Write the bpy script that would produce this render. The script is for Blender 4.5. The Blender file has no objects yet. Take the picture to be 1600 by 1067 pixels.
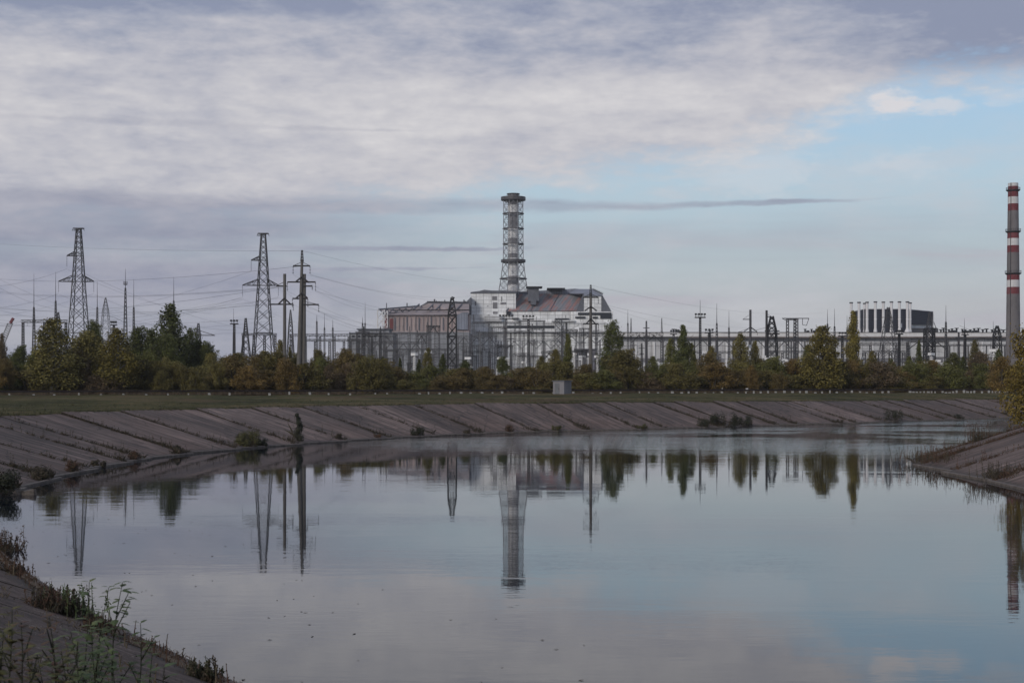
import bpy, math, random
import numpy as np
from mathutils import Vector, Matrix
S = bpy.context.scene
COL = S.collection
R = math.radians
F = 2222.2          # focal length in photo pixels (50 mm on 36 mm, 1600 px)
HY = 600.0          # horizon row
H = 6.0             # eye height above the water

# ------------------------------------------------------------------ camera
cam_d = bpy.data.cameras.new('camera'); cam = bpy.data.objects.new('camera', cam_d); COL.objects.link(cam)
cam.location = (0, 0, H); cam.rotation_euler = (R(90), 0, 0)
cam_d.lens = 50; cam_d.sensor_width = 36; cam_d.shift_y = (HY-533.5)/1600
cam_d.clip_start = 0.1; cam_d.clip_end = 30000
cam_d.dof.use_dof = True; cam_d.dof.focus_distance = 300; cam_d.dof.aperture_fstop = 7.1
S.camera = cam
S.view_settings.view_transform = 'Standard'; S.view_settings.look = 'None'
S.view_settings.exposure = 0.14; S.view_settings.gamma = 1

# ------------------------------------------------------------------ node helper
class G:
    def __init__(s, tree): s.t = tree; s.n = tree.nodes; s.l = tree.links
    def node(s, typ, **kw):
        n = s.n.new(typ)
        for k, v in kw.items(): setattr(n, k, v)
        return n
    def put(s, sock, v):
        if isinstance(v, bpy.types.NodeSocket): s.l.new(v, sock)
        elif v is not None: sock.default_value = v
    def m(s, op, a, b=None, c=None, clamp=False):
        n = s.node('ShaderNodeMath', operation=op, use_clamp=clamp)
        s.put(n.inputs[0], a)
        if b is not None: s.put(n.inputs[1], b)
        if c is not None: s.put(n.inputs[2], c)
        return n.outputs[0]
    def smooth(s, x, a, b, lo=0.0, hi=1.0):
        n = s.node('ShaderNodeMapRange', interpolation_type='SMOOTHSTEP')
        s.put(n.inputs[0], x); s.put(n.inputs[1], a); s.put(n.inputs[2], b); s.put(n.inputs[3], lo); s.put(n.inputs[4], hi)
        return n.outputs[0]
    def comb(s, x, y, z=0.0):
        n = s.node('ShaderNodeCombineXYZ'); s.put(n.inputs[0], x); s.put(n.inputs[1], y); s.put(n.inputs[2], z); return n.outputs[0]
    def sep(s, v):
        n = s.node('ShaderNodeSeparateXYZ'); s.put(n.inputs[0], v); return n.outputs
    def noise(s, vec, scale=1.0, detail=4.0, rough=0.55, dist=0.0):
        n = s.node('ShaderNodeTexNoise'); s.put(n.inputs['Vector'], vec)
        n.inputs['Scale'].default_value = scale; n.inputs['Detail'].default_value = detail
        n.inputs['Roughness'].default_value = rough; n.inputs['Distortion'].default_value = dist
        return n.outputs['Fac']
    def ramp(s, fac, stops, interp='LINEAR'):
        n = s.node('ShaderNodeValToRGB'); n.color_ramp.interpolation = interp
        e = n.color_ramp.elements
        while len(e) < len(stops): e.new(0.5)
        for i, (p, c) in enumerate(stops):
            e[i].position = p
            e[i].color = (c, c, c, 1) if isinstance(c, (int, float)) else (*c, 1)
        s.put(n.inputs[0], fac); return n.outputs[0]
    def mix(s, f, a, b, mode='MIX'):
        n = s.node('ShaderNodeMix', data_type='RGBA', blend_type=mode)
        s.put(n.inputs[0], f)
        s.put(n.inputs[6], (*a, 1) if isinstance(a, tuple) and len(a) == 3 else a)
        s.put(n.inputs[7], (*b, 1) if isinstance(b, tuple) and len(b) == 3 else b)
        return n.outputs[2]
def lin(r, g, b):
    f = lambda c: (c/255/12.92) if c/255 <= .04045 else ((c/255+.055)/1.055)**2.4
    return (f(r), f(g), f(b))

# ------------------------------------------------------------------ world: clear sky with a broken cloud sheet
SUN_EL, SUN_AZ = 24, 215            # azimuth clockwise from +y (view direction): behind the camera, to the left
W = bpy.data.worlds.new('World'); S.world = W; W.use_nodes = True
g = G(W.node_tree); g.n.clear()
d = g.sep(g.node('ShaderNodeTexCoord').outputs['Generated'])
sky = g.node('ShaderNodeTexSky', sky_type='NISHITA', sun_disc=False, sun_elevation=R(SUN_EL), sun_rotation=R(SUN_AZ),
             air_density=1.0, dust_density=2.0, ozone_density=1.5)
az = g.m('ARCTAN2', d[0], d[1]); el = g.m('ARCSINE', d[2]); ela = g.m('ABSOLUTE', el)
K = 10.0                            # the Background strength below is 0.1
def kc(r, g_, b): return tuple(v*K for v in lin(r, g_, b))
# clear air: blue higher up, pale and greyer towards the horizon
clear = g.ramp(g.m('MULTIPLY', ela, 3.0), [(0.0, lin(172,171,177)), (.16, lin(172,174,180)), (.27, lin(170,182,189)), (.42, lin(170,192,206)), (.56, lin(160,190,214)), (.68, lin(146,182,214)), (1.0, lin(110,145,195))])
clear = g.mix(1.0, clear, (K, K, K), 'MULTIPLY')
clear = g.mix(0.1, clear, sky.outputs[0])
v1 = g.comb(g.m('MULTIPLY', az, 5.0), g.m('MULTIPLY', ela, 17.0), 3.1)
v2 = g.comb(g.m('MULTIPLY', az, 20.0), g.m('MULTIPLY', ela, 62.0), 1.7)
v4 = g.comb(g.m('MULTIPLY', az, 70.0), g.m('MULTIPLY', ela, 170.0), 4.4); n4 = g.noise(v4, 1.0, 5, .6, .1)
v3 = g.comb(g.m('MULTIPLY', az, 2.2), g.m('MULTIPLY', ela, 34.0), 7.3)
n1 = g.noise(v1, 1.0, 6, .58, .15); n2 = g.noise(v2, 1.0, 8, .60, .12); n3 = g.noise(v3, 1.0, 5, .55, .3)
# lower edge of the main sheet as elevation against azimuth
azn = g.smooth(az, -3.15, 3.15); azl = g.m('ADD', g.m('MULTIPLY', az, 1.0), 0.5)
edge = g.ramp(azl, [(0.0, .33), (.24, .335), (.34, .37), (.42, .41), (.47, .44), (.56, .475), (.64, .50), (.69, .535), (.735, .62), (.78, .655), (.86, .665), (1.0, .64)], 'LINEAR')
edge = g.m('MULTIPLY', edge, 0.3)
s_ = g.m('ADD', g.m('SUBTRACT', ela, edge), g.m('MULTIPLY', g.m('SUBTRACT', n1, .5), .045))
s_ = g.m('ADD', s_, g.m('MULTIPLY', g.m('SUBTRACT', n2, .5), .055)); s_ = g.m('ADD', s_, g.m('MULTIPLY', g.m('SUBTRACT', n4, .5), .022)); s_ = g.m('ADD', s_, .004)
M1 = g.smooth(s_, -.012, .024)
# small separate puff at the right
def puff(a0, e0, ra, re, amp):
    da = g.m('DIVIDE', g.m('SUBTRACT', az, a0), ra); de = g.m('DIVIDE', g.m('SUBTRACT', ela, e0), re)
    r = g.m('SQRT', g.m('ADD', g.m('MULTIPLY', da, da), g.m('MULTIPLY', de, de)))
    r = g.m('ADD', g.m('MULTIPLY', r, .8), g.m('ADD', g.m('MULTIPLY', g.m('SUBTRACT', n2, .5), 3.0), g.m('MULTIPLY', g.m('SUBTRACT', n4, .5), 2.6)))
    return g.smooth(r, 1.15, .1, 0, amp)
P1 = g.m('MAXIMUM', puff(.258, .189, .017, .0075, 1.0), puff(.293, .185, .016, .0045, .7))
P1 = g.m('MAXIMUM', P1, puff(.335, .188, .016, .004, .4))
P1 = g.m('MAXIMUM', P1, g.m('MAXIMUM', puff(.175, .143, .035, .012, .35), puff(.262, .147, .03, .008, .30)))
# lit tone of the sheet
tone = g.m('ADD', g.m('MULTIPLY', n1, .52), g.m('MULTIPLY', n2, .50))
band = g.ramp(g.m('MULTIPLY', ela, 3.0), [(0.0, .06), (.30, .08), (.40, .20), (.50, .24), (.60, .21), (.64, .17), (.72, .05), (.78, -.0), (1.0, .0)])
tone = g.m('ADD', g.m('SUBTRACT', g.m('ADD', tone, band), g.smooth(ela, .215, .255, 0, .10)), g.m('MULTIPLY', g.m('SUBTRACT', n4, .5), .24)); tone = g.m('ADD', tone, g.m('MULTIPLY', g.m('SUBTRACT', n3, .5), .42))
tone = g.m('SUBTRACT', tone, g.m('MULTIPLY', g.smooth(az, .16, .33), g.smooth(ela, .19, .215, 0, .22)))
cl = g.ramp(tone, [(.36, lin(132,140,162)), (.48, lin(152,157,173)), (.60, lin(172,173,183)), (.74, lin(189,188,193)), (.88, lin(203,201,203))])
cl = g.mix(1.0, cl, (K, K, K), 'MULTIPLY')
# thin grey stratus streaks low down
def streak(e0, slope, w, a_l, a_r, amp, nz=.02):
    c = g.m('ADD', e0, g.m('MULTIPLY', az, slope))
    dd = g.m('ABSOLUTE', g.m('ADD', g.m('SUBTRACT', ela, c), g.m('MULTIPLY', g.m('SUBTRACT', n1, .5), nz)))
    wv = g.m('MULTIPLY', g.smooth(az, a_r, a_l, .12, 1.0), w)
    k = g.smooth(g.m('DIVIDE', g.m('ADD', dd, g.m('MULTIPLY', g.m('SUBTRACT', n2, .5), .006)), wv), 1.25, .05, 0, amp)
    return g.m('MULTIPLY', g.m('MULTIPLY', k, g.smooth(az, a_r, a_r-.10)), g.smooth(n3, .25, .5, .55, 1.0))
st = g.m('MAXIMUM', streak(.1235, .012, .0115, -.36, .28, .88, .018), streak(.097, .02, .0075, -.4, .06, .85, .016))
st = g.m('MAXIMUM', st, streak(.083, .02, .006, -.30, .02, .85, .012))
st = g.m('MAXIMUM', st, g.m('MULTIPLY', streak(.176, .0, .003, -.20, -.02, .3, .006), 1.0))
left = g.m('MULTIPLY', g.smooth(az, .03, -.20), g.smooth(ela, .135, .118))
low = g.m('MULTIPLY', g.smooth(n3, .42, .62, 0, .8), g.smooth(ela, .13, .10))
st2 = g.m('MAXIMUM', st, g.m('MULTIPLY', left, g.smooth(n3, .25, .62, .45, .97)))
st2 = g.m('MAXIMUM', st2, g.m('MULTIPLY', low, .35))
strat = g.mix(g.smooth(n2, .3, .7), kc(136,140,158), kc(156,157,170))
veil = g.m('MULTIPLY', g.smooth(g.m('ADD', g.m('MULTIPLY', n1, .5), g.m('MULTIPLY', n2, .5)), .46, .66, 0, .42), g.smooth(ela, .21, .15))
out = g.mix(veil, clear, kc(190,190,196))
out = g.mix(M1, out, cl)
out = g.mix(P1, out, kc(204,203,207))
out = g.mix(g.m('MULTIPLY', g.smooth(n3, .5, .62, 0, .5), g.m('MULTIPLY', g.smooth(ela, .12, .08), g.smooth(ela, .02, .05))), out, kc(186,178,184))
out = g.mix(st2, out, strat)
bg = g.node('ShaderNodeBackground'); g.put(bg.inputs[0], out); bg.inputs[1].default_value = 0.105
wo = g.node('ShaderNodeOutputWorld'); g.l.new(bg.outputs[0], wo.inputs[0])
sl = bpy.data.lights.new('sun', 'SUN'); sl.energy = 1.35; sl.angle = R(14); sl.color = (1.0, .95, .89)
so = bpy.data.objects.new('sun', sl); COL.objects.link(so)
so.rotation_euler = (R(90-SUN_EL), 0, R(180-SUN_AZ)); so.location = (0, -50, 200)

# ------------------------------------------------------------------ materials
def principled(name):
    m = bpy.data.materials.new(name); m.use_nodes = True
    gg = G(m.node_tree); b = m.node_tree.nodes['Principled BSDF']
    return m, gg, b
MATS = {}
def mat(name, col, rough=.75, var=.25, scale=.5, dirt=None, dirt_amt=.4, stretch=(1, 1, 1), metal=0.0, bump=0.0, fine=0.0):
    if name in MATS: return MATS[name]
    m, gg, b = principled(name)
    co = gg.node('ShaderNodeTexCoord').outputs['Object']
    mp = gg.node('ShaderNodeMapping'); gg.put(mp.inputs[0], co); mp.inputs['Scale'].default_value = stretch
    n = gg.noise(mp.outputs[0], scale, 5, .6)
    lo = tuple(c*(1-var) for c in col); hi = tuple(min(1, c*(1+var)) for c in col)
    c = gg.ramp(n, [(.3, lo), (.7, hi)])
    if dirt:
        nn = gg.noise(mp.outputs[0], scale*2.7, 6, .65, .5)
        c = gg.mix(gg.smooth(nn, .48, .68, 0, dirt_amt), c, dirt)
    gg.put(b.inputs['Base Color'], c); b.inputs['Roughness'].default_value = rough; b.inputs['Metallic'].default_value = metal
    if bump:
        bp = gg.node('ShaderNodeBump'); bp.inputs['Strength'].default_value = bump
        gg.put(bp.inputs['Height'], gg.noise(co, scale*6, 4)); gg.put(b.inputs['Normal'], bp.outputs[0])
    MATS[name] = m; return m
def panel_mat(name, col, pw, ph, seam=(.12, .12, .12), stain=(.2, .18, .16), amt=.5, seam_w=.03, var=.12, sx=.12, sz=.02):
    """sheet or slab cladding: seams on the wall plane, tone per panel, run-down stains"""
    m, gg, b = principled(name)
    p = gg.sep(gg.node('ShaderNodeTexCoord').outputs['Object'])
    hx = gg.m('ADD', p[0], p[1])
    br = gg.node('ShaderNodeTexBrick'); br.offset = 0.0
    gg.put(br.inputs['Vector'], gg.comb(hx, p[2], 0))
    br.inputs['Color1'].default_value = (*[c*(1-var) for c in col], 1); br.inputs['Color2'].default_value = (*[min(1, c*(1+var)) for c in col], 1)
    br.inputs['Mortar'].default_value = (*seam, 1); br.inputs['Scale'].default_value = 1
    br.inputs['Mortar Size'].default_value = seam_w; br.inputs['Brick Width'].default_value = pw; br.inputs['Row Height'].default_value = ph
    n = gg.noise(gg.comb(gg.m('MULTIPLY', hx, sx*4), gg.m('MULTIPLY', p[2], sz*4), 0), 1.0, 6, .65)
    n2 = gg.noise(gg.comb(hx, p[2], 2), .12, 5, .7)
    c = gg.mix(gg.smooth(gg.m('MULTIPLY', gg.m('ADD', n, n2), .5), .45, .66, 0, amt), br.outputs[0], stain)
    gg.put(b.inputs['Base Color'], c); b.inputs['Roughness'].default_value = .8
    MATS[name] = m; return m

M_steel = mat('galvanised steel', (.13, .135, .145), .55, .25, .2, (.12, .08, .06), .4)
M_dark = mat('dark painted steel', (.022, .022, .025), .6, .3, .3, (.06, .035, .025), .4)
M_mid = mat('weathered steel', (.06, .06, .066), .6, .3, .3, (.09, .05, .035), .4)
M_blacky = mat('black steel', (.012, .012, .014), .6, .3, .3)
M_conc = mat('pole concrete', (.13, .12, .11), .85, .2, .6, (.06, .055, .05), .5, (1, 1, .2))
M_cage = mat('cage steel', (.24, .245, .26), .6, .25, .2, (.12, .09, .08), .4)
M_wire = mat('aluminium cable', (.09, .095, .10), .5, .1, .1)
M_ins = mat('porcelain', (.30, .31, .32), .35, .2, .6)
M_insd = mat('dark porcelain', (.05, .045, .045), .35, .2, .6)
M_white = mat('chalky white paint', (.62, .61, .60), .7, .1, .3, (.35, .32, .30), .35, (1, 1, .3))
M_whites = mat('white stack paint', (.74, .72, .71), .6, .06, .3, (.50, .44, .42), .35, (1, 1, .15))
M_red = mat('faded red paint', (.16, .03, .036), .8, .2, .15, (.20, .13, .13), .5, (1, 1, .3))
M_grey = mat('grey chimney concrete', (.165, .15, .15), .85, .15, .25, (.10, .09, .09), .5, (1, 1, .25))
M_dgrey = mat('dark grey sheet', (.12, .125, .145), .7, .2, .2, (.05, .05, .055), .5)
M_glass = mat('dark window opening', (.018, .02, .026), .3, .3, .5)
M_bark = mat('bark', (.055, .045, .035), .9, .3, 3, None, 0, (1, 1, .3))
M_birch = mat('pale bark', (.28, .27, .25), .9, .3, 3, (.04, .04, .04), .6, (1, 1, .6))
M_rail = mat('rusty rail', (.022, .014, .012), .8, .4, 1.5)
M_postw = mat('whitewashed post', (.42, .41, .385), .8, .3, 2.0, (.2, .18, .16), .5)
M_tubew = mat('tube sheet pale', (.78, .77, .76), .7, .12, .25, (.40, .38, .37), .5, (1, 1, .3))
M_tubeg = mat('tube sheet grey', (.19, .185, .195), .7, .2, .25, (.2, .18, .18), .5, (1, 1, .3))
M_wallw = panel_mat('white wall panels', (.84, .84, .83), 6.0, 3.0, (.16, .16, .165), (.36, .35, .34), .55, .10)
M_wallf = panel_mat('pale sheet wall', (.60, .60, .60), 9.0, 2.4, (.22, .22, .22), (.22, .21, .20), .45, .12)
M_wallh = panel_mat('turbine hall wall', (.55, .545, .54), 6.0, 9.0, (.20, .19, .19), (.22, .20, .19), .5, .15)
M_wallg = panel_mat('grimy grey wall', (.27, .275, .29), 6.0, 4.0, (.10, .10, .11), (.13, .13, .13), .6, .2)
M_blue = panel_mat('blue grey sheet', (.22, .235, .28), 2.0, 14.0, (.10, .105, .125), (.10, .10, .11), .4, .12)
M_dclad = panel_mat('dark ribbed cladding', (.028, .032, .052), 40.0, 1.2, (.012, .012, .02), (.05, .05, .07), .3, .25)
M_rwall = panel_mat('stained ribbed wall', (.40, .32, .30), 4.5, 30.0, (.24, .20, .20), (.28, .20, .185), .6, .35, .12)
M_lilac = panel_mat('lilac grey wall', (.16, .155, .18), 8, 3, (.1, .1, .11), (.1, .1, .1), .4, .08)
def rust_roof():
    m, gg, b = principled('rust streaked roof')
    p = gg.sep(gg.node('ShaderNodeTexCoord').outputs['Object'])
    sx = gg.m('SUBTRACT', p[0], gg.m('MULTIPLY', p[2], .75))
    st = gg.noise(gg.comb(gg.m('MULTIPLY', sx, .35), gg.m('MULTIPLY', p[2], .06), 0), 1, 4, .6)
    pa = gg.noise(gg.comb(gg.m('MULTIPLY', p[0], .11), gg.m('MULTIPLY', p[2], .16), 4), 1, 4, .6)
    c = gg.ramp(st, [(.3, (.17, .175, .19)), (.7, (.29, .29, .30))])
    c = gg.mix(gg.smooth(gg.m('MULTIPLY', gg.m('ADD', st, pa), .5), .48, .55, 0, .72), c, (.38, .16, .13))
    seam = gg.node('ShaderNodeTexBrick'); seam.offset = 0
    gg.put(seam.inputs['Vector'], gg.comb(sx, p[2], 0)); seam.inputs['Color1'].default_value = (1,1,1,1); seam.inputs['Color2'].default_value = (.9,.9,.9,1)
    seam.inputs['Mortar'].default_value = (.5,.5,.5,1); seam.inputs['Scale'].default_value = 1
    seam.inputs['Mortar Size'].default_value = .12; seam.inputs['Brick Width'].default_value = 2.6; seam.inputs['Row Height'].default_value = 60
    c = gg.mix(1.0, c, seam.outputs[0], 'MULTIPLY')
    gg.put(b.inputs['Base Color'], c); b.inputs['Roughness'].default_value = .65
    return m
M_rust = rust_roof()
M_pink = mat('pinkish rusted roofing', (.34, .285, .27), .8, .25, .06, (.22, .15, .13), .6, (1, 1, 1))
M_reds = mat('red primer panel', (.26, .07, .06), .8, .3, .2, (.16, .12, .12), .6, (1, 1, .2))

def leaf_mat(name):
    m, gg, b = principled(name)
    oi = gg.node('ShaderNodeObjectInfo'); ge = gg.node('ShaderNodeNewGeometry')
    co = gg.node('ShaderNodeTexCoord').outputs['Object']
    n = gg.noise(co, .55, 3, .6)
    k = gg.m('MULTIPLY', gg.smooth(ge.outputs['Random Per Island'], 0, 1, .7, 1.35), gg.smooth(n, .3, .7, .75, 1.3))
    c = gg.mix(1.0, oi.outputs['Color'], gg.comb(k, k, k), 'MULTIPLY')
    c = gg.mix(gg.smooth(gg.noise(co, .9, 3, .6), .5, .72, 0, .35), c, (.11, .09, .03))
    gg.put(b.inputs['Base Color'], c); b.inputs['Roughness'].default_value = .7
    b.inputs['Specular IOR Level'].default_value = .25
    return m
M_leaf = leaf_mat('foliage')
def weed_mat(name, a, b_, c_):
    m, gg, b = principled(name)
    ge = gg.node('ShaderNodeNewGeometry')
    c = gg.ramp(ge.outputs['Random Per Island'], [(0, a), (.5, b_), (1, c_)])
    gg.put(b.inputs['Base Color'], c); b.inputs['Roughness'].default_value = .8
    return m
M_weed = weed_mat('dry weeds', (.038, .027, .017), (.065, .046, .026), (.032, .034, .015))
M_weedr = weed_mat('reddish weeds', (.075, .035, .022), (.10, .055, .03), (.04, .035, .02))
M_grassb = weed_mat('grass blades', (.035, .042, .016), (.055, .055, .024), (.085, .068, .036))
M_green = weed_mat('green leaves', (.030, .044, .018), (.042, .060, .022), (.062, .072, .026))
M_sap = weed_mat('sapling leaves', (.05, .075, .028), (.075, .105, .038), (.10, .115, .045))
M_stone = weed_mat('pale stones', (.06, .048, .04), (.12, .10, .085), (.22, .19, .16))
M_gdark = weed_mat('dark bush leaves', (.016, .020, .010), (.026, .030, .013), (.036, .034, .016))
M_yel = weed_mat('yellow green leaves', (.06, .06, .02), (.09, .08, .022), (.05, .05, .02))

# ------------------------------------------------------------------ geometry builder
class MB:
    def __init__(s, off=(0, 0, 0)): s.v = []; s.f = []; s.mi = []; s.cur = 0; s.off = Vector(off)
    def add(s, vs, fs):
        b = len(s.v); s.v += [tuple(Vector(v)-s.off) for v in vs]
        for f in fs: s.f.append(tuple(i+b for i in f)); s.mi.append(s.cur)
    def box(s, c, sz, rz=0.0):
        x, y, z = sz[0]/2, sz[1]/2, sz[2]/2; ca, sa = math.cos(rz), math.sin(rz)
        vs = [(c[0]+ca*a-sa*b, c[1]+sa*a+ca*b, c[2]+e) for a, b, e in
              ((-x,-y,-z),(x,-y,-z),(x,y,-z),(-x,y,-z),(-x,-y,z),(x,-y,z),(x,y,z),(-x,y,z))]
        s.add(vs, [(0,3,2,1),(4,5,6,7),(0,1,5,4),(1,2,6,5),(2,3,7,6),(3,0,4,7)])
    def bar(s, p, q, w, h=None):
        p = Vector(p); q = Vector(q); dd = q-p
        if dd.length < 1e-6: return
        dd.normalize(); up = Vector((0, 0, 1)) if abs(dd.z) < .9 else Vector((0, 1, 0))
        a = dd.cross(up).normalized()*(w/2); b = dd.cross(a).normalized()*((h or w)/2)
        vs = [p+a+b, p-a+b, p-a-b, p+a-b, q+a+b, q-a+b, q-a-b, q+a-b]
        s.add(vs, [(0,1,2,3),(7,6,5,4),(0,4,5,1),(1,5,6,2),(2,6,7,3),(3,7,4,0)])
    def tube(s, pts, rad, n=6, cap=True):
        pts = [Vector(p) for p in pts]; rad = rad if isinstance(rad, (list, tuple)) else [rad]*len(pts)
        vs = []
        for i, p in enumerate(pts):
            t = (pts[min(i+1, len(pts)-1)]-pts[max(i-1, 0)]).normalized()
            up = Vector((0, 0, 1)) if abs(t.z) < .9 else Vector((0, 1, 0))
            a = t.cross(up).normalized(); b = t.cross(a).normalized()
            for k in range(n):
                an = 2*math.pi*k/n; vs.append(p+(a*math.cos(an)+b*math.sin(an))*rad[i])
        fs = [(i*n+k, i*n+(k+1) % n, (i+1)*n+(k+1) % n, (i+1)*n+k) for i in range(len(pts)-1) for k in range(n)]
        if cap: fs += [tuple(range(n))[::-1], tuple((len(pts)-1)*n+k for k in range(n))]
        s.add(vs, fs)
    def lathe(s, prof, n=24, c=(0, 0, 0)):
        for j in range(len(prof)-1):
            (r0, z0), (r1, z1) = prof[j][:2], prof[j+1][:2]
            if len(prof[j]) > 2: s.cur = prof[j][2]
            vs = [(c[0]+r*math.cos(2*math.pi*k/n), c[1]+r*math.sin(2*math.pi*k/n), c[2]+z) for r, z in ((r0, z0), (r1, z1)) for k in range(n)]
            s.add(vs, [(k, (k+1) % n, n+(k+1) % n, n+k) for k in range(n)])
    def prism(s, pts, dv):
        """polygon pts (world) extruded by vector dv"""
        n = len(pts); a = [Vector(p) for p in pts]; b = [p+Vector(dv) for p in a]
        s.add(a+b, [tuple(range(n)), tuple(range(2*n-1, n-1, -1))]+[(i, i+n, (i+1) % n+n, (i+1) % n) for i in range(n)])
    def lattice(s, lv, bw, base=(0, 0, 0), ratio=1.15, dw=None, faces=(0, 1, 2, 3), rz=0.0):
        """square lattice mast; lv = [(z, width), ...]"""
        dw = dw or bw*.6
        def cor(z, w):
            o = []
            for a, b in ((-1,-1),(1,-1),(1,1),(-1,1)):
                x, y = a*w/2, b*w/2
                o.append(Vector((base[0]+x*math.cos(rz)-y*math.sin(rz), base[1]+x*math.sin(rz)+y*math.cos(rz), base[2]+z)))
            return o
        for (z0, w0), (z1, w1) in zip(lv, lv[1:]):
            n = max(1, round(abs(z1-z0)/(max(.3, (w0+w1)/2)*ratio)))
            for k in range(n):
                a = k/n; b = (k+1)/n
                A = cor(z0+(z1-z0)*a, w0+(w1-w0)*a); B = cor(z0+(z1-z0)*b, w0+(w1-w0)*b)
                for i in range(4):
                    j = (i+1) % 4
                    s.bar(A[i], B[i], bw)
                    s.bar(A[i], B[j], dw); s.bar(A[j], B[i], dw)
                    if k == 0: s.bar(A[i], A[j], dw)
    def truss(s, p, q, h, w, bw, n=None, flat=False):
        """box truss between p and q (bottom chord centres); h height, w width"""
        p = Vector(p); q = Vector(q); L = (q-p).length; n = n or max(2, round(L/(h*1.3)))
        t = (q-p)/n; u = Vector((-(q-p).y, (q-p).x, 0)).normalized()*(w/2); up = Vector((0, 0, h))
        for sgn in ((-1, 1) if w > 0 else (1,)):
            o = u*sgn
            s.bar(p+o, q+o, bw); s.bar(p+o+up, q+o+up, bw)
            for k in range(n):
                a = p+t*k+o; b = p+t*(k+1)+o
                s.bar(a, a+up, bw*.7)
                if k % 2: s.bar(a, b+up, bw*.7)
                else: s.bar(a+up, b, bw*.7)
            s.bar(q+o, q+o+up, bw*.7)
        if w > 0:
            for k in range(n+1):
                a = p+t*k
                s.bar(a-u, a+u, bw*.6); s.bar(a-u+up, a+u+up, bw*.6)
                if k < n: s.bar(a-u+up, a+u+t+up, bw*.6)
    def leaf(s, c, nrm, ln, wd, r):
        a = nrm.cross(Vector((r.uniform(-1, 1), r.uniform(-1, 1), r.uniform(-1, 1))))
        if a.length < 1e-4: a = Vector((1, 0, 0))
        a.normalize(); b = nrm.cross(a).normalized(); c = Vector(c)
        s.add([c-a*ln/2, c+b*wd/2+nrm*wd*.15, c+a*ln/2, c-b*wd/2+nrm*wd*.15], [(0, 1, 2, 3)])
    def build(s, name, mats, parent=None, smooth=False, loc=None):
        me = bpy.data.meshes.new(name); me.from_pydata(s.v, [], s.f); me.update()
        mats = mats if isinstance(mats, (list, tuple)) else [mats]
        for m in mats: me.materials.append(m)
        if len(mats) > 1: me.polygons.foreach_set('material_index', s.mi)
        if smooth: me.polygons.foreach_set('use_smooth', [True]*len(me.polygons))
        o = bpy.data.objects.new(name, me); COL.objects.link(o)
        if parent is not None: o.parent = parent
        if loc is not None: o.location = loc
        return o
def tag(o, label=None, cat=None, group=None, kind=None):
    if label: o['label'] = label
    if cat: o['category'] = cat
    if group: o['group'] = group
    if kind: o['kind'] = kind
    return o
def thing(name, label, cat, loc=(0, 0, 0), group=None, rz=0.0):
    o = bpy.data.objects.new(name, None); o.empty_display_size = .5; COL.objects.link(o)
    o.location = loc; o.rotation_euler = (0, 0, rz)
    return tag(o, label, cat, group)
def P(px, py, dd): return Vector(((px-800)/F*dd, dd, H+(HY-py)/F*dd))
def X(px, dd): return (px-800)/F*dd
def Z(py, dd): return H+(HY-py)/F*dd
GZ = 4.0            # level of the land beyond the bank
def RD(px): return 240+(px+60)/1700*90      # the road with its guard rail runs obliquely away to the right

# ------------------------------------------------------------------ shorelines, banks, land
def spline(pts, step=1.0):
    pts = [Vector((*p, 0)[:3]) for p in pts]; out = []
    ext = [pts[0]*2-pts[1]]+pts+[pts[-1]*2-pts[-2]]
    for i in range(1, len(ext)-2):
        a, b, c, e = ext[i-1:i+3]; n = max(2, int((c-b).length/step))
        for k in range(n):
            t = k/n
            out.append(.5*((2*b)+(c-a)*t+(2*a-5*b+4*c-e)*t*t+(-a+3*b-3*c+e)*t*t*t))
    out.append(ext[-2]); return out
shore_L = spline([(18,-60),(16,-30),(12,-6),(4.4,11.5),(-6.0,28.5),(-10.6,35.8),(-16.7,47),(-22.9,60),(-26.6,71),(-28.3,82),(-29.2,92),
    (-29.7,103),(-29.3,112),(-28,121),(-24.6,133),(-20.9,142),(-17.2,150),(-13.6,157),(-9.5,163.5),(-5,169.5),(0,175),(6,180),(12,184),(17.5,188),
    (25,194),(39,207),(50,215.5),(64,229),(75,239),(88,249),(130,290),(190,360),(300,500)])
shore_R = spline([(26,-60),(27,-20),(27.5,30),(28.4,60),(29.2,82),(29.9,97),(30.6,107),(32.6,113),(37,118),(48,128),(72,148),(100,178),(160,245),(330,400)])
def frames(sh, side):
    s = [0.0]; N = []
    for a, b in zip(sh, sh[1:]): s.append(s[-1]+(b-a).length)
    for i in range(len(sh)):
        t = (sh[min(i+1, len(sh)-1)]-sh[max(i-1, 0)]).normalized()
        N.append(Vector((-t.y, t.x, 0))*side)
    return s, N
def interp(sh, s, N, q):
    i = max(0, min(len(s)-2, int(np.searchsorted(s, q))-1)); t = (q-s[i])/(s[i+1]-s[i])
    return sh[i].lerp(sh[i+1], t), N[i].lerp(N[i+1], t).normalized()
def crest_z_L(p):   # crest height and run-out against distance along the canal
    return float(np.interp(p.y, [0, 30, 60, 90, 190, 235, 300], [4.35, 4.2, 3.7, 3.42, 3.38, 3.12, 3.0]))
def run_L(p): return float(np.interp(p.y, [0, 30, 70, 100], [9.6, 10, 12, 12]))
def crest_z_R(p): return 3.6
def run_R(p): return 10.5

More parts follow.
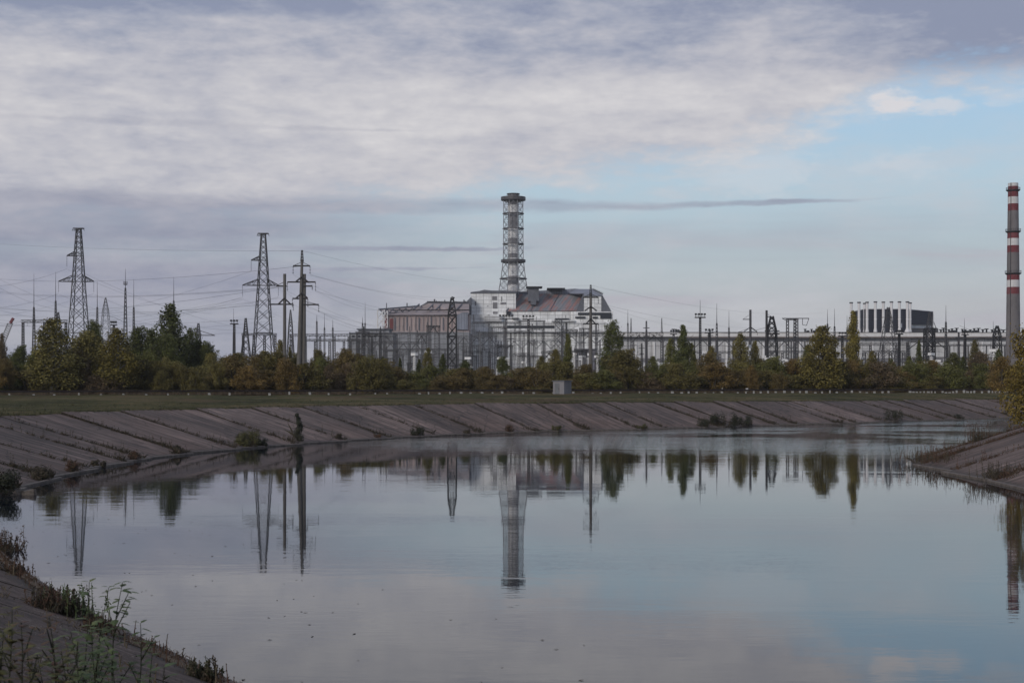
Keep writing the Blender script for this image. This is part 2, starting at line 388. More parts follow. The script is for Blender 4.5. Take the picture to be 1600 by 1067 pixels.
def concrete_mat(name, tint):
    m, gg, b = principled(name)
    uv = gg.sep(gg.node('ShaderNodeUVMap').outputs[0])          # u metres along the shore, v metres up the slope
    co = gg.node('ShaderNodeTexCoord').outputs['Object']
    stv = gg.noise(gg.comb(gg.m('MULTIPLY', uv[0], 1.5), gg.m('MULTIPLY', uv[1], .14), 0), 1, 6, .65, .3)
    pv = gg.node('ShaderNodeTexVoronoi'); pv.feature = 'F1'; gg.put(pv.inputs['Vector'], gg.comb(gg.m('MULTIPLY', uv[0], .118), 0, 0)); pv.inputs['Scale'].default_value = 1
    big = gg.noise(co, .09, 5, .6); fine = gg.noise(co, 3.0, 5, .7)
    t = gg.m('ADD', gg.m('MULTIPLY', stv, .6), gg.m('MULTIPLY', big, .4))
    c = gg.ramp(t, [(.38, tuple(x*.35 for x in tint)), (.47, tuple(x*.8 for x in tint)), (.54, tuple(x*1.3 for x in tint)), (.62, tuple(x*2.4 for x in tint))])
    pid = gg.noise(gg.comb(gg.m('FLOOR', gg.m('MULTIPLY', uv[0], .119)), 0, 0), 3.7, 0, .5)
    k_ = gg.smooth(pid, .3, .7, .72, 1.35); c = gg.mix(1.0, c, gg.comb(k_, gg.m('MULTIPLY', k_, .99), k_), 'MULTIPLY')
    c = gg.mix(gg.smooth(fine, .45, .75, 0, .35), c, tuple(x*.5 for x in tint))
    sp = gg.noise(co, 1.6, 6, .75)
    c = gg.mix(gg.m('MULTIPLY', gg.smooth(sp, .60, .68, 0, .75), gg.smooth(uv[1], 4, 11)), c, (.26, .245, .23))     # flaked, pale gravel high up
    c = gg.mix(gg.smooth(big, .46, .62, 0, .55), c, (.085, .052, .038))
    bl = gg.noise(co, .45, 5, .7); c = gg.mix(gg.smooth(bl, .54, .66, 0, .55), c, tuple(x*.38 for x in tint))
    vo = gg.node('ShaderNodeTexVoronoi'); vo.feature = 'DISTANCE_TO_EDGE'; vo.inputs['Scale'].default_value = .42
    wv = gg.node('ShaderNodeVectorMath', operation='ADD'); gg.put(wv.inputs[0], co); nz_ = gg.node('ShaderNodeTexNoise'); gg.put(nz_.inputs['Vector'], co); nz_.inputs['Scale'].default_value = .8; gg.put(wv.inputs[1], nz_.outputs['Color']); gg.put(vo.inputs['Vector'], wv.outputs[0])
    c = gg.mix(gg.m('MULTIPLY', gg.smooth(vo.outputs['Distance'], .03, .005, 0, .8), gg.smooth(gg.noise(co, .12, 2), .46, .54)), c, (.022, .018, .014))
    soil = gg.smooth(gg.m('ADD', uv[0], gg.m('MULTIPLY', bl, 14.0)), 152, 138)
    gr = gg.noise(co, 14.0, 5, .75); pt = gg.noise(co, .9, 5, .75); sc = gg.ramp(gg.m('ADD', gg.m('MULTIPLY', gr, .35), gg.m('ADD', gg.m('MULTIPLY', fine, .3), gg.m('MULTIPLY', pt, .35))), [(.43, (.018, .010, .007)), (.48, (.062, .038, .026)), (.52, (.098, .063, .045)), (.56, (.15, .108, .082)), (.61, (.27, .22, .18))])
    c = gg.mix(gg.m('MULTIPLY', soil, .85), c, sc)
    c = gg.mix(gg.smooth(uv[1], .9, .1, 0, .65), c, (.03, .027, .022))                                                # wet line
    gg.put(b.inputs['Base Color'], c); b.inputs['Roughness'].default_value = .85
    bp = gg.node('ShaderNodeBump'); bp.inputs['Strength'].default_value = .7; bp.inputs['Distance'].default_value = .07
    gg.put(bp.inputs['Height'], gg.m('ADD', gg.m('ADD', fine, stv), gg.m('MULTIPLY', gr, .5))); gg.put(b.inputs['Normal'], bp.outputs[0])
    return m
M_slab = concrete_mat('weathered slope concrete', (.130, .094, .077))
M_lip = mat('pale lip concrete', (.13, .108, .09), .85, .35, 1.5, (.05, .038, .03), .75)
M_soil = mat('dark joint soil', (.032, .025, .018), .95, .4, 1.0)

def bank(name, sh, side, cz, run, s0, s1, seed):
    rnd = random.Random(seed); s, N = frames(sh, side)
    vs, fs, uvs, mi = [], [], [], []
    def grid(rows, m):           # rows: list of rows of (pos, uv)
        b = len(vs); w = len(rows[0])
        for r_ in rows:
            for p, uv in r_: vs.append(tuple(p)); uvs.append(uv)
        for i in range(len(rows)-1):
            for j in range(w-1):
                q = (b+i*w+j, b+i*w+j+1, b+(i+1)*w+j+1, b+(i+1)*w+j)
                fs.append(q if side < 0 else q[::-1]); mi.append(m)
    def pos(q, v, dz=0.0, dv=0.0):
        p, n = interp(sh, s, N, q); rr = run(p); cc = cz(p)
        return p+n*(v+dv)+Vector((0, 0, cc*v/rr+dz))
    # soil bed under the slabs
    rows = []
    q = s0
    while q <= s1:
        p, n = interp(sh, s, N, q); rr = run(p)
        rows.append([(pos(q, v, -.22), (q, v)) for v in (-3.0, 0, rr*.5, rr, rr+.8)]); q += 2.0
    grid(rows, 2)
    joints = []; q = s0
    while q < s1:
        wdt = rnd.choice([4.6, 7.2, 8.6, 9.2, 11.2, 8.4]); e = min(q+wdt, s1)
        joints.append(q); near = q < 138; gap = rnd.uniform(.04, .07) if near else rnd.choice([.06, rnd.uniform(.12, .3), rnd.uniform(.3, .6)])
        j0, j1 = (0, 0) if near else (rnd.uniform(.1, .45), rnd.uniform(-.75, -.25)); z0 = rnd.uniform(.0, .02) if near else rnd.choice([rnd.uniform(.0, .06), rnd.uniform(.05, .12), rnd.uniform(.10, .2)]); z1 = 0 if near else rnd.uniform(-.05, .02)
        rows = []
        for i in range(7):
            t = i/6; qq = q+gap/2+(e-q-gap)*t; p, n = interp(sh, s, N, qq); rr = run(p); dv = j0+(j1-j0)*t; dz = z0+(z1-z0)*t
            row = [(pos(qq, -2.0, dz-.2, dv), (qq, -2))]
            for v in (0, .12, .2, .35, .55, .8, 1.0):
                vv = rr*v
                row.append((pos(qq, vv, dz+.02+rnd.uniform(-.012, .012), dv*(1-v)), (qq, vv)))
            row.append((pos(qq, rr+.02, dz-.3), (qq, rr)))
            rows.append(row)
        grid(rows, 0)
        for k, row in ((0, rows[0]), (1, rows[-1])):        # slab edges at the joints
            r2 = [[(p, uv) for p, uv in row], [(Vector(p)-Vector((0, 0, .3)), uv) for p, uv in row]]
            grid(r2 if k else r2[::-1], 2)
        # lip beam along the waterline
        rows = []
        for i in range(7):
            t = i/6; qq = q+gap/2+(e-q-gap)*t; dv = j0+(j1-j0)*t; dz = z0+(z1-z0)*t
            rows.append([(pos(qq, a, 0, dv)*1.0+Vector((0, 0, dz*.3+b-pos(qq, a).z)), (qq, 3+a)) for a, b in
                         ((-.26, -.4), (-.26, .10), (-.23, .13), (-.06, .15), (.0, .13), (.08, -.1))])
        grid(rows, 1)
        for row in (rows[0], rows[-1][::-1]):
            b = len(vs)
            for p, uv in row: vs.append(tuple(p)); uvs.append(uv)
            fs.append(tuple(range(b, b+len(row)))); mi.append(1)
        q = e
    me = bpy.data.meshes.new(name); me.from_pydata(vs, [], fs); me.update()
    for m in (M_slab, M_lip, M_soil): me.materials.append(m)
    me.polygons.foreach_set('material_index', mi)
    uvl = me.uv_layers.new(name='UVMap'); li = np.zeros(len(me.loops), dtype=np.int32); me.loops.foreach_get('vertex_index', li)
    uvl.data.foreach_set('uv', np.array(uvs, dtype=np.float32)[li].ravel())
    o = bpy.data.objects.new(name, me); COL.objects.link(o); tag(o, kind='structure')
    return joints, s, N, pos
JL, sL, NL, posL = bank('embankment', shore_L, 1, crest_z_L, run_L, 20, sum((b-a).length for a, b in zip(shore_L, shore_L[1:]))-100, 5)
JR, sR, NR, posR = bank('embankment', shore_R, -1, crest_z_R, run_R, 30, 330, 9)

def land_mat():
    m, gg, b = principled('grassy ground')
    co = gg.node('ShaderNodeTexCoord').outputs['Object']
    a = gg.noise(co, .06, 6, .65); f = gg.noise(co, 1.2, 6, .75); p = gg.noise(co, .03, 4, .6)
    sp = gg.sep(co)
    str_ = gg.noise(gg.comb(gg.m('MULTIPLY', sp[0], .05), gg.m('MULTIPLY', sp[1], .3), 0), 1, 5, .6)
    c = gg.ramp(gg.m('ADD', gg.m('MULTIPLY', a, .4), gg.m('ADD', gg.m('MULTIPLY', f, .3), gg.m('MULTIPLY', str_, .3))),
                [(.43, (.030, .030, .012)), (.48, (.060, .060, .021)), (.53, (.105, .086, .036)), (.58, (.16, .12, .065))])
    c = gg.mix(gg.smooth(p, .52, .64, 0, .6), c, (.075, .045, .026))
    gg.put(b.inputs['Base Color'], c); b.inputs['Roughness'].default_value = .95
    b.inputs['Specular IOR Level'].default_value = .1
    bp = gg.node('ShaderNodeBump'); bp.inputs['Strength'].default_value = .7; bp.inputs['Distance'].default_value = .25
    gg.put(bp.inputs['Height'], gg.m('ADD', f, gg.noise(co, 5, 3))); gg.put(b.inputs['Normal'], bp.outputs[0])
    return m
M_land = land_mat()
def land(name, sh, side, cz, run, s, N, ctr, q0, q1, step, seed):
    rnd = random.Random(seed); vs, fs = [], []; ts = [0, .4, 1.2, 3, 6, 10, 16, 24, 34, 48, 66, 90, 130, 200, 320, 600, 1200, 2600, 6000, 15000]
    n = 0; q = q0
    while q <= q1:
        p, nn = interp(sh, s, N, q); rr = run(p); c = p+nn*(rr-.15+rnd.uniform(-.15, .25)); zc = cz(p)
        dr = (Vector((c.x-ctr[0], c.y-ctr[1], 0))).normalized()
        for t in ts:
            w = c+dr*t; k = min(1, t/38); z = zc*(1-k)+GZ*k
            nz = 0 if t == 0 else min(1, t/3)*(.10*math.sin(w.x*.31+w.y*.17)+.07*math.sin(w.x*.11-w.y*.23+2)+rnd.uniform(-.05, .05)) if t < 200 else 0
            vs.append((w.x, w.y, z+nz+(.10 if t == .4 else .0)+(-.02 if t == 0 else 0)))
        n += 1; q += step
    k = len(ts)
    for i in range(n-1):
        for j in range(k-1):
            f = (i*k+j, i*k+j+1, (i+1)*k+j+1, (i+1)*k+j); fs.append(f if side > 0 else f[::-1])
    mb = MB(); mb.v = vs; mb.f = [f[::-1] for f in fs]; mb.mi = [0]*len(fs)
    o = mb.build(name, M_land, smooth=True); tag(o, kind='structure'); return o
land('ground', shore_L, 1, crest_z_L, run_L, sL, NL, (60, 140), 0, sL[-1]-1, 2.0, 1)
land('ground', shore_R, -1, crest_z_R, run_R, sR, NR, (-30, 160), 0, sR[-1]-1, 2.0, 2)

def water_mat():
    m, gg, b = principled('canal water')
    co = gg.node('ShaderNodeTexCoord').outputs['Object']; p = gg.sep(co)
    b.inputs['Base Color'].default_value = (.008, .012, .018, 1); b.inputs['Roughness'].default_value = .015
    b.inputs['IOR'].default_value = 1.38
    f1 = gg.noise(gg.comb(gg.m('MULTIPLY', p[0], .55), gg.m('MULTIPLY', p[1], 1.5), 0), 1.0, 3, .5, .4)
    f2 = gg.noise(gg.comb(gg.m('MULTIPLY', p[0], .10), gg.m('MULTIPLY', p[1], .34), 3), 1.0, 3, .6, .5)
    f3 = gg.noise(gg.comb(gg.m('MULTIPLY', p[0], 1.6), gg.m('MULTIPLY', p[1], 5.0), 5), 1.0, 2, .5, .3)
    pat = gg.noise(gg.comb(gg.m('MULTIPLY', p[0], .018), gg.m('MULTIPLY', p[1], .028), 9), 1.0, 3, .55, .5)
    ruf = gg.m('MULTIPLY', gg.smooth(gg.m('ADD', p[1], gg.m('MULTIPLY', p[0], .35)), 118, 160), gg.smooth(pat, .40, .52, .15, 1))     # wind-ruffled patch towards the bend
    cal = gg.smooth(gg.noise(gg.comb(gg.m('MULTIPLY', p[0], .02), gg.m('MULTIPLY', p[1], .09), 2), 1.0, 3, .5, .3), .42, .62, .13, .40)
    amp = gg.m('ADD', cal, gg.m('MULTIPLY', ruf, 6.0))
    h = gg.m('ADD', gg.m('MULTIPLY', f1, .008), gg.m('MULTIPLY', f2, .016)); h = gg.m('ADD', h, gg.m('MULTIPLY', f3, .0030))
    h = gg.m('MULTIPLY', h, amp)
    bp = gg.node('ShaderNodeBump'); bp.inputs['Strength'].default_value = 1.0; bp.inputs['Distance'].default_value = 1.0
    gg.put(bp.inputs['Height'], h); gg.put(b.inputs['Normal'], bp.outputs[0])
    return m
w = MB(); w.add([(-70, -400, 0), (2500, -400, 0), (2500, 2500, 0), (-70, 2500, 0)], [(0, 1, 2, 3)])
tag(w.build('water', water_mat()), kind='structure')
bed = MB(); bed.add([(-70, -400, -2.2), (2500, -400, -2.2), (2500, 2500, -2.2), (-70, 2500, -2.2)], [(0, 1, 2, 3)])
tag(bed.build('canal_bed', M_soil), kind='structure')

# ------------------------------------------------------------------ big buildings
def root_at(px, dd, name, label, cat, group=None):
    return thing(name, label, cat, (X(px, dd), dd, GZ), group)
def part(root, name, mats, fn, smooth=False):
    mb = MB(root.location); fn(mb); return mb.build(name, mats, root, smooth)
def quadbox(mb, x0, y0, x1, y1, dd, depth):      # a block given by its front face in photo rows/columns at distance dd
    a, b = P(x0, y1, dd), P(x1, y0, dd)
    mb.box(((a.x+b.x)/2, dd+depth/2, (a.z+b.z)/2), (abs(b.x-a.x), depth, abs(b.z-a.z)))
GY = lambda dd: HY+(H-GZ+.3)/dd*F                # row where the land is at distance dd
def pp(*pts): return [P(*p) for p in pts]

D0 = 1130
# --- entombed reactor block
rb = root_at(850, D0, 'reactor_building', 'pale stepped reactor block entombed in white panels and sloping rust-streaked roof sheets', 'building')
part(rb, 'lower_wall', M_wallw, lambda m: (quadbox(m, 732, 503, 958, GY(D0), D0, 60), quadbox(m, 788, 486.6, 903, 503.2, D0+3, 50), quadbox(m, 895, 486.8, 958, 503.2, D0+1, 50)))
part(rb, 'left_wing', M_wallw, lambda m: (quadbox(m, 732, 491.5, 790, 503.2, D0+2, 50), quadbox(m, 736, 457.5, 806, 491.8, D0+6, 50)))
part(rb, 'terrace', M_wallf, lambda m: (quadbox(m, 757, 493.5, 784, 502, D0-2, 8), quadbox(m, 745, 517, 958, 519, D0-3, 6), quadbox(m, 862, 500, 898, 502.5, D0-2, 6)))
part(rb, 'left_roof', M_dgrey, lambda m: m.prism(pp((735, 458, D0+5), (735, 456.5, D0+5), (750, 454.5, D0+5), (757, 452.8, D0+5), (768, 454.0, D0+5), (806, 454.5, D0+5), (806, 458, D0+5)), (0, 50, 0)))
part(rb, 'rust_roof', M_rust, lambda m: m.prism(pp((791, 486.5, D0+2), (903.5, 485.5, D0+2), (912, 458.8, D0+30), (811, 459.6, D0+30)), (0, 12, 0)))
part(rb, 'roof_rib', M_dgrey, lambda m: [m.bar(P(a, 486.2, D0+1.6), P(b, 459.2, D0+29.4), .6) for a, b in ((791, 811), (829, 843), (859, 874), (903, 912))])
part(rb, 'end_gusset', M_dgrey, lambda m: m.prism(pp((900, 486.4, D0+1), (911.8, 486.4, D0+1), (911.8, 459.0, D0+1)), (0, 30, 0)))
part(rb, 'right_block', M_wallw, lambda m: quadbox(m, 912, 462.5, 939.5, 487, D0+1.5, 40))
part(rb, 'right_buttress', M_dgrey, lambda m: m.prism(pp((939.6, 460.5, D0+2), (941, 460.5, D0+2), (956.5, 488.5, D0+2), (939.6, 488.5, D0+2)), (0, 38, 0)))
part(rb, 'upper_roof', M_blue, lambda m: (m.prism(pp((800, 459.8, D0+31), (807, 456, D0+31), (843, 454.2, D0+31), (899, 451, D0+31), (912, 452.5, D0+31), (912, 459, D0+31)), (0, 30, 0)),
     m.prism(pp((886, 458.9, D0+31), (899, 451.6, D0+31), (926, 451.8, D0+8), (941.5, 459.6, D0+.5), (940.5, 462.3, D0+.5), (912, 462.3, D0+.5), (911.9, 458.9, D0+2)), (0, 40, 0))))
part(rb, 'fascia', M_blacky, lambda m: m.bar(P(926, 451.4, D0+7), P(942, 459.2, D0), .55))
part(rb, 'roof_tower', M_dgrey, lambda m: (quadbox(m, 825, 449, 842, 470.5, D0+9, 14), quadbox(m, 829, 468, 838, 476, D0+7, 10)))
part(rb, 'roof_cap', M_blacky, lambda m: (quadbox(m, 822, 447.4, 847.5, 448.9, D0+6, 18), quadbox(m, 855, 449.8, 883, 451.3, D0+20, 18), quadbox(m, 861, 451.3, 878, 454, D0+24, 10)))
part(rb, 'louvre_slot', M_glass, lambda m: quadbox(m, 792.5, 508.6, 866, 512.8, D0-.6, 2))
for a, b, c, e in ((903, 488.4, 955, 491.8), (899, 494.6, 914.5, 497.2), (926, 494.8, 934, 497.2), (938, 491.9, 955.5, 497.5), (800, 496.6, 810.5, 498.4), (868, 497.2, 889, 498.8), (791, 487, 798, 491)):
    part(rb, 'window_band', M_glass, lambda m: quadbox(m, a, b, c, e, D0-.2, 3))
for a, b, c, e in ((769, 463, 776.5, 468.5), (770, 472.5, 777, 482), (770, 487, 777.5, 490.5), (742.5, 470.5, 743.8, 477.5), (761.5, 477.5, 763, 479), (782, 472.5, 791, 475.5), (783, 463.5, 784.2, 471)):
    part(rb, 'window', M_tubeg, lambda m: quadbox(m, a, b, c, e, D0+5.6, 2))
rr_ = random.Random(3)
part(rb, 'pipework', M_mid, lambda m: [m.bar(P(x, 488+rr_.uniform(0, 12), D0-1), P(x, 540, D0-1), .35) for x in (764, 838, 884, 921)] +
     [m.bar(P(735, y, D0-1), P(957, y, D0-1), .25) for y in (505.5, 524)])
part(rb, 'roof_rail', M_mid, lambda m: [m.bar(P(931+i, 453.5+i*.45, D0+1), P(931+i, 451.6+i*.47, D0+1), .15) for i in range(0, 12, 3)]+[m.bar(P(926, 449.8, D0+1), P(943, 457.8, D0+1), .14)])
part(rb, 'scaffold', M_mid, lambda m: m.lattice([(0, 5), (Z(498, D0)-GZ, 5)], .4, (X(872, D0), D0-5, GZ), 1.0))

# --- ruined low wing to the left
DL = 1085
lw = root_at(660, DL, 'ruined_wing', 'long low ruined wing with rusted pinkish roof and open frame at its left end', 'building')
part(lw, 'wall', M_rwall, lambda m: quadbox(m, 601, 492, 733, 519, DL, 40))
part(lw, 'red_panel', M_reds, lambda m: (quadbox(m, 602, 497, 606, 517, DL-.6, 2), quadbox(m, 609, 498, 614, 514, DL-.6, 2), quadbox(m, 601, 514.5, 607, 518.5, DL-.7, 2)))
part(lw, 'roof', M_pink, lambda m: m.prism(pp((602, 492, DL-1), (733, 492, DL-1), (733, 474.5, DL+40), (668, 473.5, DL+40), (655, 479, DL+40), (594, 484.5, DL+40)), (0, 5, 0)))
part(lw, 'roof_edge', M_rail, lambda m: (m.bar(P(610, 484.8, DL+12), P(733, 484.2, DL+12), .8), m.bar(P(604, 492.8, DL-1.4), P(716, 492.4, DL-1.4), .5)))
part(lw, 'upper_roof', M_dgrey, lambda m: m.prism(pp((655, 479, DL+39), (668, 471.3, DL+39), (728, 472, DL+39), (736, 464, DL+39), (736, 490, DL+39), (655, 482, DL+39)), (0, 20, 0)))
part(lw, 'roof_truss', M_dgrey, lambda m: (m.bar(P(592, 483.5, DL+1), P(655, 478, DL+30), 1.1), m.bar(P(594, 491, DL+1), P(640, 486, DL+30), .6)) and None or [m.bar(P(594+i*5, 484+((i % 2)*5.5)-i*.3, DL+1+i*2), P(599+i*5, 484+(((i+1) % 2)*5.5)-i*.3, DL+3+i*2), .55) for i in range(11)])
part(lw, 'end_frame', M_tubew, lambda m: (m.lattice([(0, 5.5), (Z(484, DL)-GZ, 5.5)], .45, (X(595, DL), DL+3, GZ), 1.1), m.lattice([(Z(512, DL)-GZ, 4), (Z(486, DL)-GZ, 4)], .35, (X(602, DL), DL-3, GZ), 1.1)))
part(lw, 'blue_buttress', M_blue, lambda m: m.prism(pp((713, 515, DL-2), (713, 493, DL-2), (722, 488.4, DL-2), (731, 488, DL-2), (731, 515, DL-2)), (0, 30, 0)))
for k in range(15):
    x = 616+k*6.3
    part(lw, 'pier', M_pink if k % 3 else M_dgrey, lambda m: quadbox(m, x, 496-(k % 2), x+1.6, 516, DL-.9, 2))
part(lw, 'base_hall', M_wallg, lambda m: (quadbox(m, 612, 518.6, 733, GY(DL), DL-20, 50),))
part(lw, 'roof_clutter', M_mid, lambda m: [m.bar(P(x, 473.5, DL+41), P(x, 473.5-h_, DL+41), w_) for x, h_, w_ in ((679, 6, 1.2), (682, 4, .5), (686, 3, .5), (695, 5, .8), (712, 2.5, 2), (725, 5, 1), (726.5, 3, 1.5), (690, 2.5, 1.5), (636, -6, .8), (604, -10, .6), (704, 2, 1))] + [m.bar(P(667, 471, DL+38), P(730, 472, DL+38), .5)])
part(lw, 'roof_patch', M_dgrey, lambda m: [m.bar(P(x, 484, DL+13), P(x+9, 475.5, DL+37), .9) for x in (668, 681, 700, 713, 646)])

# --- low building further left
D2 = 900
lb = root_at(572, D2, 'service_building', 'low blue-grey service building with flat dark roof left of the ruined wing', 'building')
part(lb, 'wall', M_wallg, lambda m: (quadbox(m, 547, 521, 614, GY(D2), D2, 30), quadbox(m, 560, 515, 608, 521.5, D2+6, 20)))
part(lb, 'roof', M_dgrey, lambda m: (quadbox(m, 545, 519.6, 615, 521, D2-1, 32), quadbox(m, 557, 513.4, 610, 515, D2+5, 22)))
for i in range(7): part(lb, 'window', M_glass, lambda m: quadbox(m, 550+i*8.5, 524, 554+i*8.5, 527, D2-.3, 1))

# --- long turbine hall on the right
D3 = 930
th = root_at(1290, D3, 'turbine_hall', 'long white turbine hall stretching to the right behind the substation', 'building')
part(th, 'wall', M_wallh, lambda m: quadbox(m, 958, 534, 1700, GY(D3), D3, 60))
part(th, 'upper_gallery', M_wallg, lambda m: quadbox(m, 958, 527, 1700, 534, D3+3, 55))
part(th, 'red_band', M_pink, lambda m: quadbox(m, 1060, 526.0, 1700, 527.6, D3-.5, 57))
part(th, 'parapet', M_whites, lambda m: quadbox(m, 958, 519.6, 1700, 525.9, D3-1, 60))
part(th, 'coping', M_mid, lambda m: quadbox(m, 958, 518.8, 1700, 519.6, D3-1.4, 62))
for k in range(26): part(th, 'pilaster', M_tubew, lambda m: quadbox(m, 964+k*28.5, 534, 966.5+k*28.5, GY(D3), D3-.8, 1.5))
for k in range(26): part(th, 'window', M_tubeg, lambda m: quadbox(m, 970+k*28.5, 560, 989+k*28.5, 566, D3-.4, 1))
rr_ = random.Random(8)
for x in [1052, 1056, 1060, 1258, 1268, 1276]+[1462+i*6.7+rr_.uniform(-1.5, 1.5) for i in range(20)]:
    h_ = rr_.uniform(3, 6); ty = rr_.random()
    def vent(m):
        a = P(x, 519, D3+12); t_ = h_*D3/F
        m.box((a.x, a.y, a.z+t_/2), (.9, .9, t_)); m.box((a.x, a.y, a.z+t_+.2), (2.2 if ty < .6 else 1.4, 2, .5))
        if ty > .6: m.box((a.x+1.8, a.y, a.z+t_/3), (1.8, 2, t_*.66))
    part(th, 'roof_vent', M_dark, vent)
# little annex in front of the reactor block
an = root_at(917, 800, 'annex', 'small lilac-grey annex with one dark window below the reactor block', 'building')
part(an, 'wall', M_lilac, lambda m: quadbox(m, 900, 546, 933, GY(800), 800, 12))
part(an, 'roof', M_dgrey, lambda m: quadbox(m, 899, 545, 934, 546, 799, 14))
part(an, 'window', M_glass, lambda m: quadbox(m, 908, 550, 915, 558, 799.6, 1))

# --- dark clad block with white stacks
D4 = 1010
db = root_at(1405, D4, 'dark_clad_hall', 'dark navy ribbed hall on the skyline behind a row of white stacks', 'building')
part(db, 'front_block', M_dclad, lambda m: quadbox(m, 1351, 483, 1416.5, 521, D4+6, 40))
part(db, 'front_upper_edge', M_whites, lambda m: quadbox(m, 1351, 482.4, 1416.5, 483, D4+5.7, 41))
part(db, 'side_block', M_dclad, lambda m: m.prism(pp((1416.5, 483.4, D4+6), (1457.6, 487.3, D4+55), (1457.6, 508, D4+55), (1416.5, 506, D4+6)), (-2, 40, 0)))
part(db, 'side_skirt', M_wallw, lambda m: m.prism(pp((1408, 505, D4+4.5), (1456, 507.6, D4+54), (1456, 513, D4+54), (1408, 512, D4+4.5)), (0, 38, 0)))
part(db, 'side_trim', M_whites, lambda m: (m.bar(P(1458.1, 487, D4+54.5), P(1458.1, 508, D4+54.5), .5), m.bar(P(1416.5, 483.0, D4+5), P(1457.6, 486.9, D4+54.5), .4)))
part(db, 'lower_wing', M_mid, lambda m: quadbox(m, 1417, 513, 1466, 521, D4+8, 30))
part(db, 'ladder_frame', M_mid, lambda m: (m.bar(P(1459, 503, D4+40), P(1465, 519, D4+40), .4), m.bar(P(1344, 519, D4+8), P(1351, 506, D4+8), .6), m.bar(P(1351, 506, D4+8), P(1351, 483, D4+8), .5)))
sc = [(1330, 472.2, 'leftmost'), (1342.2, 471.8, 'second from left'), (1350.9, 473.4, 'third, set further back beside the hall corner'), (1354.8, 471.6, 'fourth, at the left edge of the dark wall'),
      (1367.8, 471.0, 'fifth from left'), (1380.2, 471.4, 'sixth from left'), (1392.9, 471.1, 'seventh from left'), (1405.4, 471.0, 'eighth from left'), (1417.8, 471.0, 'ninth, with flared foot at the wall corner'), (1422.2, 472.6, 'last, close behind the flared one')]
for i, (x, y, w_) in enumerate(sc):
    back = i in (0, 1, 2, 9); dd = D4+(8 if i in (2, 9) else -4)
    r_ = .84 if back and i > 1 else .95
    st_ = root_at(x, dd, 'white_stack', 'slim white vent stack, %s' % w_, 'stack', 'white vent stacks in front of the dark hall')
    zb, zt = Z(519.5, dd)-GZ, Z(y, dd)-GZ
    mb = MB(); mb.lathe([(r_+(1.3 if i == 8 else .5), zb-6), (r_+(1.3 if i == 8 else .5), zb), (r_, zb+3), (r_, zt-.6)], 16); mb.build('shaft', M_whites, st_, True)
    mb = MB(); mb.lathe([(0, zt), (r_+.35, zt), (r_+.35, zt-.8), (r_, zt-.8)], 16); mb.build('cowl', M_dark, st_)
    mb = MB(); mb.lathe([(r_+.1, zb+9), (r_+.12, zb+9.4), (r_+.1, zb+9.8)], 16); mb.build('collar', M_tubew, st_)

# --- red and white chimney
D5 = 705
ch = root_at(1583, D5, 'striped_chimney', 'tall tapering concrete chimney with red and white bands at the right edge', 'chimney')
zt = Z(286.5, D5)-GZ; mpp = D5/F
def rad(y): return (7.65+(y-287)/(513-287)*2.9)*mpp
bands = [(286.5, 1), (291.5, 2), (308, 1), (318.7, 2), (329.6, 3), (361, 3), (362.5, 2), (372.8, 1), (383.8, 2), (394.8, 3), (426, 3), (427.8, 2), (437.8, 1), (448.8, 2), (459.6, 3), (609, 3)]
mb = MB(); pr = [(rad(y), Z(y, D5)-GZ, c-1) for y, c in bands]; mb.lathe(pr, 40)
mb.cur = 2; mb.lathe([(rad(287)*.8, zt-.01), (rad(287), zt)], 40); mb.build('shaft', [M_white, M_red, M_grey], ch, True)
for y in (297, 361.5, 426.8):
    r_ = rad(y); z = Z(y, D5)-GZ; mb = MB(); mb.lathe([(r_, z), (r_+.9, z), (r_+.9, z-.3), (r_, z-.9)], 40)
    for k in range(24):
        a = 2*math.pi*k/24; mb.bar((math.cos(a)*(r_+.85), math.sin(a)*(r_+.85), z), (math.cos(a)*(r_+.85), math.sin(a)*(r_+.85), z+1.1), .07)
    mb.lathe([(r_+.82, z+1.05), (r_+.9, z+1.05), (r_+.9, z+1.15), (r_+.82, z+1.15)], 40)
    mb.build('gallery', M_dark, ch)
mb = MB(); mb.bar((rad(609)*-.7, -rad(609)*.75, 2), (rad(287)*-.7, -rad(287)*.75, zt), .25); mb.build('ladder', M_dark, ch)

# --- the caged ventilation stack on the reactor
DS = 1150; mp = DS/F
vs_ = root_at(802, DS, 'ventilation_stack', 'tall ventilation stack in a lattice cage with ring platforms rising over the reactor block', 'chimney')
zz = lambda y: Z(y, DS)-GZ
mb = MB(); rc = 8.3*mp
cb = [(456, 0), (449, 0), (445.5, 1), (431.5, 0), (424, 0), (407, 0), (403.5, 1), (396.5, 0), (383, 0), (381, 1), (372.5, 0), (366, 0), (357, 1), (347, 1), (333, 0), (321, 1), (311, 1), (303.5, 1)]
mb.lathe([(rc, zz(y), c) for y, c in cb], 28); mb.build('flue', [M_tubew, M_tubeg], vs_, True)
mb = MB(); mb.lathe([(rc+.25, zz(303.3)), (rc+.5, zz(303.3)), (rc+.5, zz(304.6)), (rc, zz(304.6))], 28)
for k in range(12):
    a = 2*math.pi*k/12; mb.bar((math.cos(a)*(rc+.8), math.sin(a)*(rc+.8), zz(303)), (math.cos(a)*(rc+.8), math.sin(a)*(rc+.8), zz(306.5)), .25)
mb.lathe([(rc+.7, zz(302.8)), (rc+.95, zz(302.8)), (rc+.95, zz(303.4)), (rc+.7, zz(303.4))], 28)
mb.build('flue_rim', M_mid, vs_)
def ringpt(k, r_, z): a = 2*math.pi*(k+.5)/8; return Vector((math.cos(a)*r_, math.sin(a)*r_, z))
RC = 16.3*mp
lv = [(310, RC), (333.5, RC), (357, RC*1.01), (381, RC*1.02), (406, RC*1.04), (435, RC*1.27), (455, RC*1.5)]
mbl = MB(); mbd = MB()
